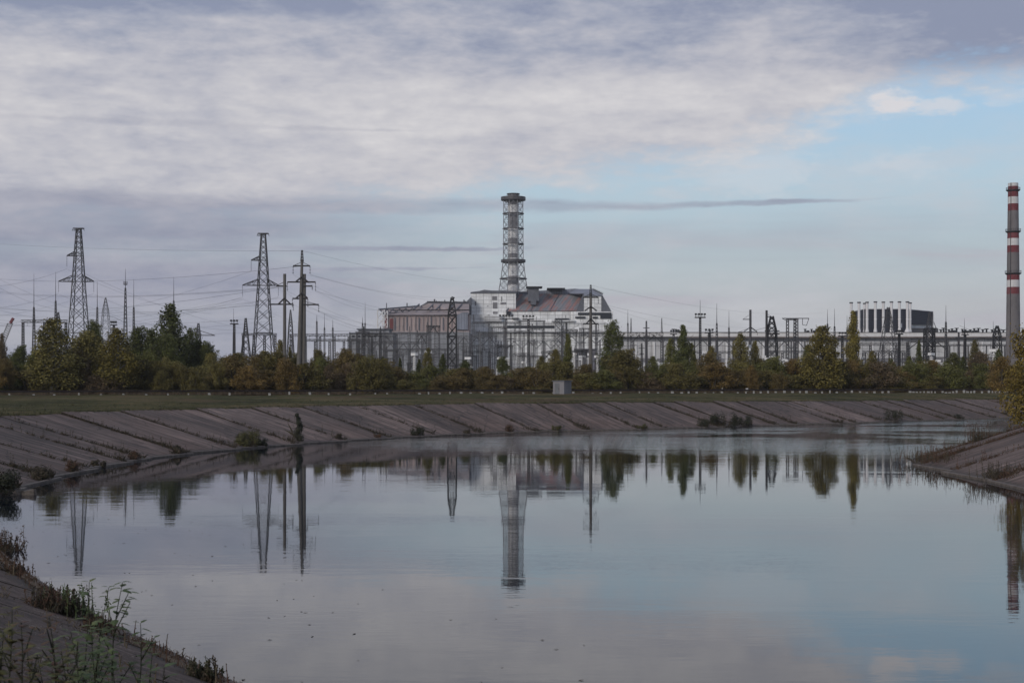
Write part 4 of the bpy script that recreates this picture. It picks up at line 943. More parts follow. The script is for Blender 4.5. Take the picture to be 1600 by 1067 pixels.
hut = thing('utility_hut', 'small grey metal utility hut on the grass in front of the bushes', 'hut', (X(878.5, 279), 279, GZ-.05), None, R(-32))
mb = MB(); mb.box((0, 0, 1.35), (2.5, 2.9, 2.5)); mb.build('wall', M_tubeg, hut)
mb = MB(); mb.box((0, 0, 2.68), (2.85, 3.25, .16)); mb.build('roof', M_dgrey, hut)
mb = MB(); mb.box((-.3, -1.47, 1.15), (1.0, .05, 2.0)); dr = mb.build('door', M_steel, hut)
mb = MB(); mb.box((.1, -1.52, 1.1), (.08, .06, .2)); mb.build('handle', M_dark, dr)
for x, y, s_, lb_ in ((1167, 608.6, .9, 'small square white sign on a short post by the orange bushes'), (1128.3, 607, .45, 'tiny white marker board left of the square sign')):
    dd = RD(x)+4; rt = root_at(x, dd, 'roadside_sign', lb_, 'sign'); mb = MB(); mb.bar((0, 0, -.1), (0, 0, Z(y, dd)-GZ), .08); mb.build('post', M_mid, rt)
    mb = MB(); mb.box((0, -.06, Z(y, dd)-GZ), (s_*.6, .05, s_*.6)); mb.build('panel', M_whites, rt)

# ------------------------------------------------------------------ trees
def tree_proto(kind, seed):
    r_ = random.Random(seed); Ht = 10.0; leaves = MB(); wood = MB(); lobes = []
    if kind == 'broad':
        for k in range(46):
            t = r_.uniform(.0, 1); z = 1.6+t*7.4; rad_ = 2.6*math.sin(math.pi*min(1, (t*.78+.2)))**.8; a = r_.uniform(0, 6.28); q = rad_*math.sqrt(r_.uniform(.15, 1))
            lobes.append((Vector((q*math.cos(a), q*math.sin(a), z)), r_.uniform(.6, 1.2)))
        n = 11000; ls = .21
    elif kind == 'oval':      # birch or young willow with a pointed ragged top
        for k in range(64):
            t = k/63; z = 1.3+t*8.2; rad_ = 2.15*(1-t**2.4)**.75*min(1, .6+t*1.6)*(1-.28*t); a = k*2.4+r_.uniform(-.5, .5); q = rad_*r_.uniform(.45, .95)
            lobes.append((Vector((q*math.cos(a), q*math.sin(a), z)), (.42+.50*(1-t))*r_.uniform(.7, 1.2)))
        n = 11000; ls = .19
    elif kind == 'poplar':
        for k in range(36):
            t = k/35; z = 1.0+t*8.7; rad_ = 1.0*math.sin(math.pi*(.1+.9*t)**.75)**.8; a = r_.uniform(0, 6.28); q = rad_*r_.uniform(.1, .8)
            lobes.append((Vector((q*math.cos(a), q*math.sin(a), z)), (.28+.42*math.sin(math.pi*(.15+.8*t)))*r_.uniform(.7, 1.15)))
        n = 8500; ls = .18
    elif kind == 'conifer':
        for k in range(70):
            t = (k/69)**.9; z = 1.0+t*8.7; rad_ = (2.1*(1-t)**.8+.12)*r_.uniform(.7, 1.15); a = k*2.4+r_.uniform(-.6, .6)
            for q in (.35, .7, .98): lobes.append((Vector((rad_*q*math.cos(a), rad_*q*math.sin(a), z-.25*q)), (.24+.32*(1-t))*(1.15-q*.45)))
        n = 8000; ls = .19
    else:                     # bush, many stemmed, height 10 -> scaled down
        for k in range(34):
            a = r_.uniform(0, 6.28); q = r_.uniform(0, 3.5); z = r_.uniform(1.0, 8.4)*(1-(q/4.6)**2)+.6
            lobes.append((Vector((q*math.cos(a), q*math.sin(a), z)), r_.uniform(.8, 1.5)))
        n = 11000; ls = .27
    for k in range({'broad': 26, 'oval': 26, 'bush': 40}.get(kind, 0)):      # loose outer sprays that break the outline
        c, rd = lobes[r_.randrange(len(lobes))]; o_ = Vector((c.x, c.y, 0)); o_ = (o_.normalized() if o_.length > .1 else Vector((1, 0, 0)))
        lobes.append((c+o_*rd*r_.uniform(.5, 1.1)+Vector((0, 0, rd*r_.uniform(.2, 1.3))), rd*r_.uniform(.18, .42)))
    tot = sum(l[1]**2 for l in lobes); top = Ht*.985
    for c, rd in lobes:
        for k in range(int(n*rd*rd/tot)+3):
            dv = Vector((r_.gauss(0, 1), r_.gauss(0, 1), r_.gauss(0, 1))).normalized()
            p = c+Vector((dv.x, dv.y, dv.z*1.15))*rd*(r_.uniform(.2, 1.0)**.5)*(1+(r_.uniform(.2, .7) if r_.random() < .2 else 0))
            if p.z > top: p.z = top-r_.uniform(0, .3)
            if p.z < .1: p.z = r_.uniform(.05, .6)
            nr = (dv+Vector((r_.gauss(0, .7), r_.gauss(0, .7), r_.gauss(0, .7)+.3))).normalized()
            leaves.leaf(p, nr, ls*r_.uniform(.7, 1.5), ls*r_.uniform(.45, .95), r_)
    if kind == 'bush':
        for k in range(9):
            a = r_.uniform(0, 6.28); e = Vector((math.cos(a)*r_.uniform(.8, 2.6), math.sin(a)*r_.uniform(.8, 2.6), r_.uniform(5, 8)))
            wood.tube([(math.cos(a)*.2, math.sin(a)*.2, 0), e*.5+Vector((0, 0, .6)), e], [.16, .1, .04], 5)
    else:
        wood.tube([(0, 0, 0), (.08, .05, 3), (-.06, .08, 6), (0, 0, 9.2 if kind != 'broad' else 7.6)], [.22, .17, .1, .03], 7)
        for k, (c, rd) in enumerate(lobes[::2 if kind != 'conifer' else 6]):
            z0 = max(.9, c.z-r_.uniform(.8, 1.8)); wood.tube([(0, 0, z0), (c.x*.5, c.y*.5, (z0+c.z)/2+.1), tuple(c)], [.075, .05, .02], 5)
    rt = thing('tree', 'tree', 'tree')
    wood.build('trunk' if kind != 'bush' else 'stems', M_birch if kind == 'oval' and seed % 2 else M_bark, rt)
    leaves.build('crown' if kind != 'bush' else 'foliage', M_leaf, rt)
    return rt
PROTO = {k: [tree_proto(k, 11*i+len(k)) for i in range(n)] for k, n in (('broad', 4), ('oval', 3), ('poplar', 2), ('conifer', 2), ('bush', 5))}
HALF = {'broad': 3.3, 'oval': 2.3, 'poplar': 1.25, 'conifer': 2.2, 'bush': 4.2}
COLR = {'olive green': (0.144, 0.124, 0.037), 'dark green': (0.073, 0.082, 0.024), 'mid green': (0.113, 0.114, 0.031), 'yellow-green': (0.165, 0.134, 0.032), 'rust-brown': (.135, .098, .034),
        'golden yellow': (.165, .120, .026), 'grey-brown': (0.137, 0.098, 0.055), 'orange-brown': (.175, .115, .036), 'deep olive': (0.121, 0.100, 0.029)}
KN = {'broad': ('broadleaf_tree', 'tree'), 'oval': ('birch_tree', 'tree'), 'poplar': ('poplar_tree', 'tree'), 'conifer': ('conifer_tree', 'tree'), 'bush': ('bush', 'bush')}
used = {}; labels = set(); rt_ = random.Random(4242)
LM = [(20, 'crane boom'), (53, 'far left mast'), (123, 'left pylon'), (196, 'platformed mast'), (268, 'tall dark conifer'), (310, 'flat-topped lattice tower'), (366, 'left floodlight mast'), (412, 'second pylon'), (445, 'short concrete pole'), (472, 'twin concrete pole'),
      (520, 'gantry row'), (572, 'service building'), (603, 'red wall panels'), (640, 'ruined wing'), (706, 'black narrow tower'), (760, 'white left wing'), (802, 'ventilation stack'), (825, 'floodlight mast before the rusty roof'), (878, 'grey hut'),
      (923, 'single concrete pole'), (957, 'right end of the reactor block'), (1017, 'spired gantry'), (1067, 'tall dark poplar'), (1094, 'spiked floodlight mast'), (1120, 'lightning mast by the floodlights'), (1172, 'slender dark poles'), (1206, 'black lattice tower'), (1242, 'wide high gantry'), (1285, 'big yellow-green tree'),
      (1333, 'tallest yellow-green poplar'), (1368, 'white stacks'), (1405, 'black floodlight mast'), (1452, 'end of the dark hall'), (1478, 'mast right of the dark hall'), (1520, 'right part of the turbine hall'), (1583, 'striped chimney')]
def plant(kind, px, ytop, wpx, dd, colr, label=None, zb=None):
    ps = PROTO[kind]; i = rt_.randrange(len(ps)); pr = ps[i]
    row = 'front' if dd < 316 else ('middle' if dd < 335 else 'back')
    if zb is None: dd = RD(px)+(dd-300)*.85
    base = GZ if zb is None else zb; ht = Z(ytop, dd)-base; wd = wpx*dd/F
    loc = (X(px, dd), dd, base-.05); sc_ = (wd/2/HALF[kind], wd/2/HALF[kind], ht/9.85); rz = rt_.uniform(0, 6.28)
    if label is None:
        x0, nm = min(LM, key=lambda q: abs(q[0]-px)); rel = 'below' if abs(px-x0) < 7 else ('left of' if px < x0 else 'right of')
        size = 'low' if ht < 6.5 else ('tall' if ht > 11 else 'mid-sized')
        nn = {'broad': 'round-crowned tree', 'oval': 'tapering tree', 'poplar': 'narrow poplar', 'conifer': 'conifer', 'bush': 'bush'}[kind]
        label = f'{size} {colr} {nn}, {row} row, {rel} the {nm}'
    key = (kind, i)
    if key not in used: used[key] = 1; o = pr; o.location = loc; o.scale = sc_; o.rotation_euler = (0, 0, rz)
    else: o = dup(pr, loc, rz, scale=sc_)
    o.name = KN[kind][0]; o['category'] = KN[kind][1]; o['label'] = label; o['group'] = 'trees of the tree line' if kind != 'bush' else 'bushes of the tree line'
    labels.add(label)
    cv = COLR[colr]; j = rt_.uniform(.85, 1.18)
    for c_ in o.children: c_.color = (cv[0]*j, cv[1]*j, cv[2]*j, 1)
    return o
T = [ # named individuals: kind, px, top, width, distance, colour
 ('oval', 82, 496, 98, 308, 'olive green', 'tall olive tree with ragged pointed top left of the left pylon'), ('oval', 183, 512, 88, 308, 'yellow-green', 'yellow-green pointed tree right of the left pylon'),
 ('broad', 138, 516, 92, 320, 'olive green', None), ('broad', 146, 498, 48, 360, 'dark green', 'dark tree behind, right at the foot of the left pylon'), ('broad', 118, 545, 60, 312, 'rust-brown', None),
 ('broad', 212, 508, 64, 352, 'dark green', None), ('broad', 238, 512, 60, 352, 'dark green', None), ('oval', 266, 474, 84, 350, 'dark green', 'tallest dark pointed tree on the left, under the thin lightning mast'), ('broad', 300, 512, 46, 360, 'dark green', None), ('broad', 258, 520, 70, 340, 'dark green', None),
 ('broad', 232, 548, 60, 320, 'mid green', None), ('broad', 30, 538, 50, 345, 'dark green', None), ('broad', 8, 560, 50, 312, 'rust-brown', None), ('broad', 55, 548, 46, 330, 'mid green', None), ('broad', 325, 532, 50, 350, 'dark green', None), ('oval', 3, 520, 26, 350, 'grey-brown', None),
 ('oval', 438, 530, 34, 325, 'yellow-green', 'yellow-green tree top between the short pole and the second pylon'), ('conifer', 453, 540, 22, 330, 'olive green', None), ('broad', 540, 544, 60, 325, 'rust-brown', None), ('broad', 500, 545, 50, 330, 'deep olive', None), ('broad', 412, 547, 50, 330, 'deep olive', None),
 ('conifer', 598, 556, 24, 345, 'dark green', None), ('conifer', 625, 558, 22, 345, 'dark green', None), ('oval', 669, 543, 30, 335, 'olive green', None), ('conifer', 692, 552, 34, 335, 'dark green', None), ('conifer', 655, 560, 26, 345, 'dark green', None), ('broad', 727, 562, 36, 330, 'dark green', None),
 ('broad', 785, 556, 34, 340, 'dark green', None), ('broad', 757, 572, 50, 325, 'rust-brown', None), ('oval', 868, 545, 44, 325, 'yellow-green', None), ('poplar', 887, 521, 22, 330, 'mid green', 'narrow green poplar before the white wall, left of the single concrete pole'), ('oval', 846, 556, 34, 325, 'olive green', None),
 ('broad', 957, 499, 48, 345, 'dark green', 'broad dark green tree beneath the right end of the reactor block'), ('broad', 972, 544, 86, 320, 'deep olive', 'wide deep olive tree in front of the broad dark green one'), ('broad', 912, 568, 60, 318, 'rust-brown', None),
 ('poplar', 1067, 507, 30, 330, 'dark green', 'tall dark poplar right of the spired gantry'), ('oval', 1048, 528, 34, 335, 'mid green', None), ('oval', 1080, 535, 36, 330, 'mid green', None), ('oval', 1020, 556, 40, 320, 'mid green', None), ('broad', 1105, 550, 50, 318, 'rust-brown', None), ('oval', 1112, 540, 34, 325, 'yellow-green', None),
 ('oval', 1157, 520, 46, 325, 'olive green', 'pointed olive tree under the slender dark poles'), ('oval', 1180, 532, 30, 330, 'yellow-green', None), ('broad', 1205, 556, 60, 318, 'mid green', None), ('oval', 1174, 570, 28, 308, 'orange-brown', 'small orange bushy tree beside the square sign'), ('broad', 1240, 560, 50, 318, 'orange-brown', None),
 ('oval', 1285, 508, 80, 306, 'yellow-green', 'big ragged yellow-green tree with drooping crown left of the tallest poplar'), ('oval', 1262, 538, 40, 325, 'mid green', None), ('poplar', 1333, 485, 29, 325, 'yellow-green', 'tallest narrow yellow-green poplar before the first white stacks'), ('broad', 1330, 562, 50, 310, 'orange-brown', None), ('oval', 1362, 548, 40, 320, 'yellow-green', None), ('oval', 1392, 560, 34, 325, 'mid green', None),
 ('conifer', 1436, 530, 26, 345, 'dark green', 'small dark spruce before the dark hall'), ('oval', 1421, 556, 30, 330, 'mid green', None), ('broad', 1458, 562, 46, 320, 'orange-brown', None), ('oval', 1490, 550, 46, 330, 'mid green', 'green pine-like tree before the mast right of the dark hall'), ('conifer', 1505, 556, 36, 325, 'dark green', None),
 ('oval', 1523, 530, 34, 345, 'deep olive', None), ('broad', 1532, 548, 50, 320, 'grey-brown', 'round leafless-looking grey-brown tree left of the striped chimney'), ('oval', 1560, 545, 36, 335, 'dark green', None), ('broad', 1408, 580, 60, 312, 'orange-brown', None)]
for t_ in T: plant(*t_)
# the golden tree at the right edge, nearer
plant('broad', 1620, 497, 112, 115, 'golden yellow', 'large golden autumn tree at the right edge before the striped chimney', 1.8)
plant('broad', 1566, 556, 56, 268, 'orange-brown', 'orange-brown tree spreading left of the golden autumn tree', GZ)
plant('bush', 1628, 612, 60, 113, 'deep olive', 'dark bush under the golden autumn tree at the right edge', 1.5)
rb_ = random.Random(91); x = -20
cols = ['olive green', 'rust-brown', 'deep olive', 'rust-brown', 'olive green', 'deep olive', 'mid green', 'orange-brown', 'grey-brown']
while x < 1640:       # front and middle rows of bushes
    yb = 572 if x < 330 else (565 if x < 600 else (584 if x < 930 else 576))
    plant('bush', x+rb_.uniform(-5, 5), yb+rb_.uniform(-14, 12), rb_.uniform(38, 84), rb_.uniform(306, 316), rb_.choice(cols)); 
    plant('bush', x+rb_.uniform(8, 20), yb-9+rb_.uniform(-10, 10), rb_.uniform(46, 76), rb_.uniform(320, 334), rb_.choice(cols[:7]))
    x += rb_.uniform(18, 32)
x = -10
while x < 335:
    plant('broad', x, 541+rb_.uniform(-12, 10), rb_.uniform(44, 66), rb_.uniform(345, 365), rb_.choice(['dark green', 'dark green', 'deep olive', 'mid green'])); x += rb_.uniform(28, 44)
x = 330
while x < 1600:
    plant('broad', x, (557 if x < 590 else (586 if x < 930 else 572))+rb_.uniform(-8, 8), rb_.uniform(40, 64), rb_.uniform(336, 352), rb_.choice(['dark green', 'deep olive', 'olive green', 'rust-brown'])); x += rb_.uniform(34, 60)
for ps in PROTO.values():          # prototypes that were never placed
    for i, pr in enumerate(ps):
        if pr['label'] == 'tree':
            for c_ in list(pr.children): bpy.data.objects.remove(c_)
            bpy.data.objects.remove(pr)

# ------------------------------------------------------------------ weeds, grass, bank bushes
def blades(mb, c, n, h_, spread, r_, w_=.02, lean=.35):
    for k in range(n):
        a = r_.uniform(0, 6.28); q = spread*math.sqrt(r_.random()); b = Vector(c)+Vector((math.cos(a)*q, math.sin(a)*q, 0)); hh = h_*r_.uniform(.5, 1.1)
        l_ = Vector((r_.gauss(0, lean), r_.gauss(0, lean), 1)).normalized(); s_ = Vector((math.cos(a+1), math.sin(a+1), 0))*w_
        m_ = b+l_*hh*.55; e = b+l_*hh+Vector((l_.x, l_.y, -.25))*hh*.35
        mb.add([b-s_, b+s_, m_+s_*.8, e, m_-s_*.8], [(0, 1, 2, 3, 4)])
def weedstem(mb, c, hh, r_, ls=.12, n=16):
    l_ = Vector((r_.gauss(0, .12), r_.gauss(0, .12), 1)).normalized(); c = Vector(c); e = c+l_*hh
    mb.tube([c, e], [.018, .006], 3, False)
    for k in range(n):
        t = r_.uniform(.2, 1); p = c+l_*hh*t+Vector((r_.gauss(0, .07), r_.gauss(0, .07), 0))*(1.3-t)*hh
        mb.leaf(p, Vector((r_.gauss(0, 1), r_.gauss(0, 1), r_.gauss(0, 1)+.4)).normalized(), ls*r_.uniform(.6, 1.4), ls*.45, r_)
rw = random.Random(17)
wl = MB(); wr = MB()
for js, ps_, mbx, run_ in ((JL, posL, wl, run_L), (JR, posR, wr, run_R)):
    for q in js:
        d_ = ps_(q, 0).length; n = int(230 if d_ < 140 else 170); dens = rw.uniform(.3, 1.3)
        if d_ < 60: dens *= 0
        for k in range(int(n*dens)):
            v = 11*abs(rw.gauss(0, .42)) if rw.random() < .75 else rw.uniform(0, 11)
            if v > 11.5: continue
            p = ps_(q+.1+rw.gauss(0, .16+.3*(v < 2)), max(.15, v), .0)
            if rw.random() < .22: weedstem(mbx, p, rw.uniform(.25, .7 if v > 3 else 1.0), rw, .11, 8)
            else: blades(mbx, p, 8, rw.uniform(.15, .5)*(1.25 if v < 3 else .8), .25, rw, .03, .5)
tag(wl.build('weeds', M_weed), 'dry brown weeds growing in the slab joints of the far bank', 'weeds', kind='stuff')
tag(wr.build('weeds', M_weedr), 'reddish dry weeds growing in the slab joints of the right bank', 'weeds', kind='stuff')
gr = MB(); rg = random.Random(23)
smax = sL[-1]-90
for k in range(5200):       # ragged grass fringe along the crest
    q = rg.uniform(60, smax); p, n_ = interp(shore_L, sL, NL, q); v = run_L(p)+rg.uniform(-.5, 2.5)*rg.random()
    c = p+n_*v; c.z = crest_z_L(p)*min(1, v/run_L(p))
    blades(gr, c, 4, rg.uniform(.12, .45), .22, rg, .03, .5)
for k in range(1800):
    q = rg.uniform(100, 200); p, n_ = interp(shore_R, sR, NR, q); v = run_R(p)+rg.uniform(-.4, 2)
    c = p+n_*v; c.z = crest_z_R(p); blades(gr, c, 4, rg.uniform(.15, .4), .2, rg, .03, .5)
for k in range(7000):       # rough tufts over the grass bank
    dd = rg.uniform(110, 318); xx = rg.uniform(-.42, .42)*dd; s_ok = dd > np.interp(xx, [-60, -41, -38, -30, -18, -4, 20, 60, 100], [90, 105, 130, 152, 172, 190, 208, 244, 280])+3
    if s_ok: blades(gr, (xx, dd, 3.7), 3, rg.uniform(.1, .3), .3, rg, .03, .5)
tag(gr.build('grass', M_grassb), 'rough green-brown grass along the bank top', 'grass', kind='stuff')
dg = MB()
for k in range(7500):       # tall dry grass at the foot of the bushes
    px_ = rg.uniform(-20, 1620); dd = RD(px_)+rg.uniform(.8, 8); xx = X(px_, dd); blades(dg, (xx, dd+.0*xx, GZ), 3, rg.uniform(.3, 1.0), .25, rg, .035, .3)
tag(dg.build('dry_grass', weed_mat('dry straw', (.085, .06, .036), (.13, .09, .055), (.05, .042, .024))), 'tall straw-coloured grass at the foot of the bushes', 'grass', kind='stuff')

def bank_bush(px, py, wpx, hpx, label, m_, n=900, tall=False, seed=1, grass=.3):
    """bush rooted on the bank; its foot is seen at (px, py)"""
    r_ = random.Random(seed); best = None
    for q in np.arange(60, smax, .7):
        for v in (0.1, .5, 1, 2, 3.5, 6):
            p = posL(q, v); sx = 800+F*p.x/p.y; sy = HY+F*(H-p.z)/p.y; e = (sx-px)**2+(sy-py)**2*4
            if best is None or e < best[0]: best = (e, p)
    p = best[1]; m = p.y/F; W_, H_ = wpx*m, hpx*m
    rt = thing('bank_bush', label, 'bush', p, 'bushes rooted on the concrete bank')
    mb = MB(); st_ = MB(); ls = .14 if p.y > 100 else .11
    lob = [(Vector((r_.uniform(-.38, .38)*W_, r_.uniform(-.38, .38)*min(W_, 4), H_*r_.uniform(.2, .75))), H_*r_.uniform(.22, .36)) for k in range(16 if not tall else 7)]
    if tall: lob = [(Vector((r_.gauss(0, .12)*W_, r_.gauss(0, .12)*W_, H_*t)), W_*(.42-.3*t)) for t in (.15, .25, .4, .5, .62, .75, .88)]
    for c, rd in lob:
        st_.tube([(c.x*.2, c.y*.2, -.1), tuple(c)], [.03, .01], 4, False)
        for k in range(int(n*1.7)//len(lob)):
            dv = Vector((r_.gauss(0, 1), r_.gauss(0, 1), r_.gauss(0, 1))).normalized(); q = c+dv*rd*r_.random()**.4
            if q.z < 0: q.z = .05
            mb.leaf(q, (dv+Vector((0, 0, .4))).normalized(), ls*r_.uniform(.7, 1.6), ls*r_.uniform(.4, .8), r_)
    blades(st_, (0, 0, 0), int(60*grass), H_*.7, W_*.4, r_, .02, .3)
    st_.build('stems', M_weed, rt); mb.build('foliage', m_, rt)
for i, a in enumerate([
    (386, 696, 40, 27, 'yellow-green bush hanging over the waterline, widest on the left bank', M_yel, 1500), (463, 690, 22, 46, 'tall thin grey-green shrub standing on the left bank', M_gdark, 900, True), (410, 698, 18, 14, 'low dark green bush right against the yellow-green one', M_gdark, 500),
    (655, 683, 24, 16, 'small dark bush at the waterline left of the centre', M_gdark, 600), (528, 688, 10, 11, 'tiny brown tuft at the waterline right of the tall shrub', M_weed, 200), (590, 686, 14, 9, 'low brown tuft between two dark bushes at the waterline', M_weedr, 220),
    (796, 677, 16, 14, 'brownish tuft at the waterline in the centre', M_weedr, 300), (868, 674, 18, 11, 'rusty yellow tuft at the waterline right of the centre', M_yel, 300), (727, 680, 12, 9, 'scrubby tuft at the waterline near the centre', M_weed, 200), (1005, 672, 22, 10, 'small bright green bush at the waterline', M_yel, 350),
    (1130, 670, 50, 25, 'large dark green bush cluster on the far bank', M_gdark, 1800), (1098, 671, 20, 16, 'small dark bush left of the large cluster', M_gdark, 500), (1163, 669, 26, 19, 'rounded dark bush right of the large cluster', M_gdark, 800), (1399, 661, 32, 21, 'round dark bush on the right part of the far bank', M_gdark, 1000),
    (1500, 656, 16, 10, 'low dark tuft near the bend of the far bank', M_gdark, 300), (1315, 663, 12, 8, 'tiny tuft right of the centre on the far bank', M_weed, 200),
    (210, 719, 14, 18, 'reddish tuft at a slab joint on the left bank', M_weedr, 300), (274, 710, 18, 16, 'brown tuft at the slab joint right of the reddish one', M_weed, 350), (116, 742, 20, 24, 'upright reddish weed clump near the left edge', M_weedr, 450), (70, 752, 46, 26, 'broad olive-brown weed clump near the left edge', M_weed, 900),
    (5, 778, 54, 44, 'tall green bush at the left edge of the bank', M_gdark, 1800, False), (150, 732, 28, 12, 'low row of brown weeds on the left bank', M_weed, 300)]):
    bank_bush(*a, seed=30+i)

# right bank clumps
def clump(loc, w_, h_, label, m_, n, seed, name='weed_clump'):
    r_ = random.Random(seed); rt = thing(name, label, 'weeds', loc, 'weed clumps beside the water')
    st_ = MB(); fo = MB()
    for k in range(n): weedstem(fo if k % 3 else st_, (r_.gauss(0, .35)*w_, r_.gauss(0, .35)*w_, -.05), h_*r_.uniform(.45, 1.1), r_, .09, 14)
    blades(st_, (0, 0, 0), n*3, h_*.6, w_*.5, r_, .012, .4)
    st_.build('stems', M_weed, rt); fo.build('foliage', m_, rt)
clump(posR(JR[0]+(sR[-1]*0)+137, .5), 3.2, 1.3, 'reddish reedy weeds at the tip of the right bank', M_weedr, 60, 3)
clump(posR(163, 1.2), 3.0, 1.2, 'low reddish weeds at the foot of the right bank', M_weedr, 50, 4)
clump(posR(171, 4.5), 1.4, 1.7, 'orange-tinged shrub standing up on the right bank', M_weedr, 40, 5)
clump(posR(148, .6), 1.8, 1.2, 'olive weeds at the water edge of the right bank', M_weed, 40, 6)

# near-left foreground
def near_pt(px, py):       # ground point on the near bank seen at px, py
    best = None
    for q in np.arange(20, 150, .5):
        for v in np.arange(-.3, 9.5, .5):
            p = posL(q, v)
            if p.y < 3: continue
            e = (800+F*p.x/p.y-px)**2+(HY+F*(H-p.z)/p.y-py)**2
            if best is None or e < best[0]: best = (e, p)
    return best[1]
clump(near_pt(95, 962), 1.1, .75, 'green-brown weed clump at the near water edge', M_sap, 60, 12)
clump(near_pt(70, 955), .9, .6, 'brown weeds spilling over the near lip', M_weedr, 50, 13)
clump(near_pt(312, 1062), .45, .5, 'spiky grass tuft at the bottom of the near bank', M_grassb, 40, 14)
clump(near_pt(2, 862), 1.6, .9, 'rusty weeds at the left edge beside the water', M_weedr, 80, 15)
clump(near_pt(150, 985), .6, .4, 'small reddish tuft right of the green-brown clump', M_weedr, 50, 16)
clump(near_pt(20, 900), .6, .4, 'small rusty tuft on the near lip', M_weedr, 50, 17)
eg = MB(); re_ = random.Random(41)      # thin dry grass and stalks on the earth of the near bank
for k in range(2600):
    q = re_.uniform(70, 145); v = re_.uniform(.3, 9.5); c = posL(q, v)
    if c.y < 6: continue
    if math.sin(q*.9+v*1.3)+math.sin(q*.37-v*2.1) < .2: continue
    if re_.random() < .12: weedstem(eg, c, re_.uniform(.1, .45), re_, .045, 7)
    else: blades(eg, c, 7, re_.uniform(.06, .24), .2, re_, .008, .6)
tag(eg.build('dry_grass', weed_mat('bleached stalks', (.10, .075, .045), (.15, .115, .07), (.06, .045, .03))), 'thin dry brown grass scattered over the near earth slope', 'grass', kind='stuff')
nl = MB(); rn_ = random.Random(31)
for k in range(1500):
    q = rn_.uniform(85, 150); v = abs(rn_.gauss(0, .25))-.15
    p = posL(q, v); p.z = max(p.z, .14 if v < .1 else p.z)
    if rn_.random() < .12: weedstem(nl, p, rn_.uniform(.12, .4), rn_, .05, 8)
    else: blades(nl, p, 6, rn_.uniform(.04, .20), .14, rn_, .009, .7)
gv = MB(); rq_ = random.Random(71)
for k in range(5200):
    q = rq_.uniform(72, 150); v = rq_.uniform(.05, 9.6); c = posL(q, v)
    if c.y < 8: continue
    a = abs(rq_.gauss(0, .022))+.008; rz_ = rq_.uniform(0, 3); b_ = a*rq_.uniform(.5, 1)
    ca, sa = math.cos(rz_)*a, math.sin(rz_)*a; u_, w_ = Vector((ca, sa, 0)), Vector((-sa, ca, 0))*(b_/a)
    c.z += .01; gv.add([c+u_, c+w_, c-u_*.8, c-w_*.9, c+Vector((0, 0, a*.8))], [(0, 1, 4), (1, 2, 4), (2, 3, 4), (3, 0, 4)])
tag(gv.build('gravel', M_stone), 'loose pale gravel and crumbs of concrete on the near earth slope', 'gravel', kind='stuff')
fl = MB(); rf_ = random.Random(61)
for k in range(170):
    q = rf_.uniform(88, 175); v = -rf_.uniform(.5, 9)**1.0; p = posL(q, v); p.z = .006
    fl.leaf(p, Vector((rf_.gauss(0, .1), rf_.gauss(0, .1), 1)).normalized(), rf_.uniform(.05, .16), rf_.uniform(.03, .07), rf_)
tag(fl.build('fallen_leaves', M_weed), 'scattered dead leaves floating off the near bank', 'leaves', kind='stuff')
tag(nl.build('shore_weeds', M_weedr), 'rusty red low weeds fringing the near waterline', 'weeds', kind='stuff')
rk = near_pt(18, 795); r_ = random.Random(6)
for i, (dx, s_, lb_) in enumerate(((0, .9, 'largest pale broken concrete chunk in the water at the left edge'), (1.1, .55, 'flat broken slab piece right of the largest chunk'), (-.9, .6, 'small broken chunk at the extreme left by the water'))):
    bm_ = MB(); vs0 = []
    for k in range(10): vs0.append((math.cos(k*.628)*s_*r_.uniform(.7, 1.1), math.sin(k*.628)*s_*.6*r_.uniform(.7, 1.1)))
    bot = [(a, b, -.3) for a, b in vs0]; top = [(a*.82, b*.82, .12+.25*s_+r_.uniform(-.08, .08)) for a, b in vs0]
    bm_.add(bot+top, [tuple(range(9, -1, -1)), tuple(range(10, 20))]+[(k, (k+1) % 10, 10+(k+1) % 10, 10+k) for k in range(10)])
    o = bm_.build('rubble_block', M_lip, None, loc=(rk.x+dx, rk.y+.2*i, .0)); tag(o, lb_, 'rubble', 'broken concrete by the water')

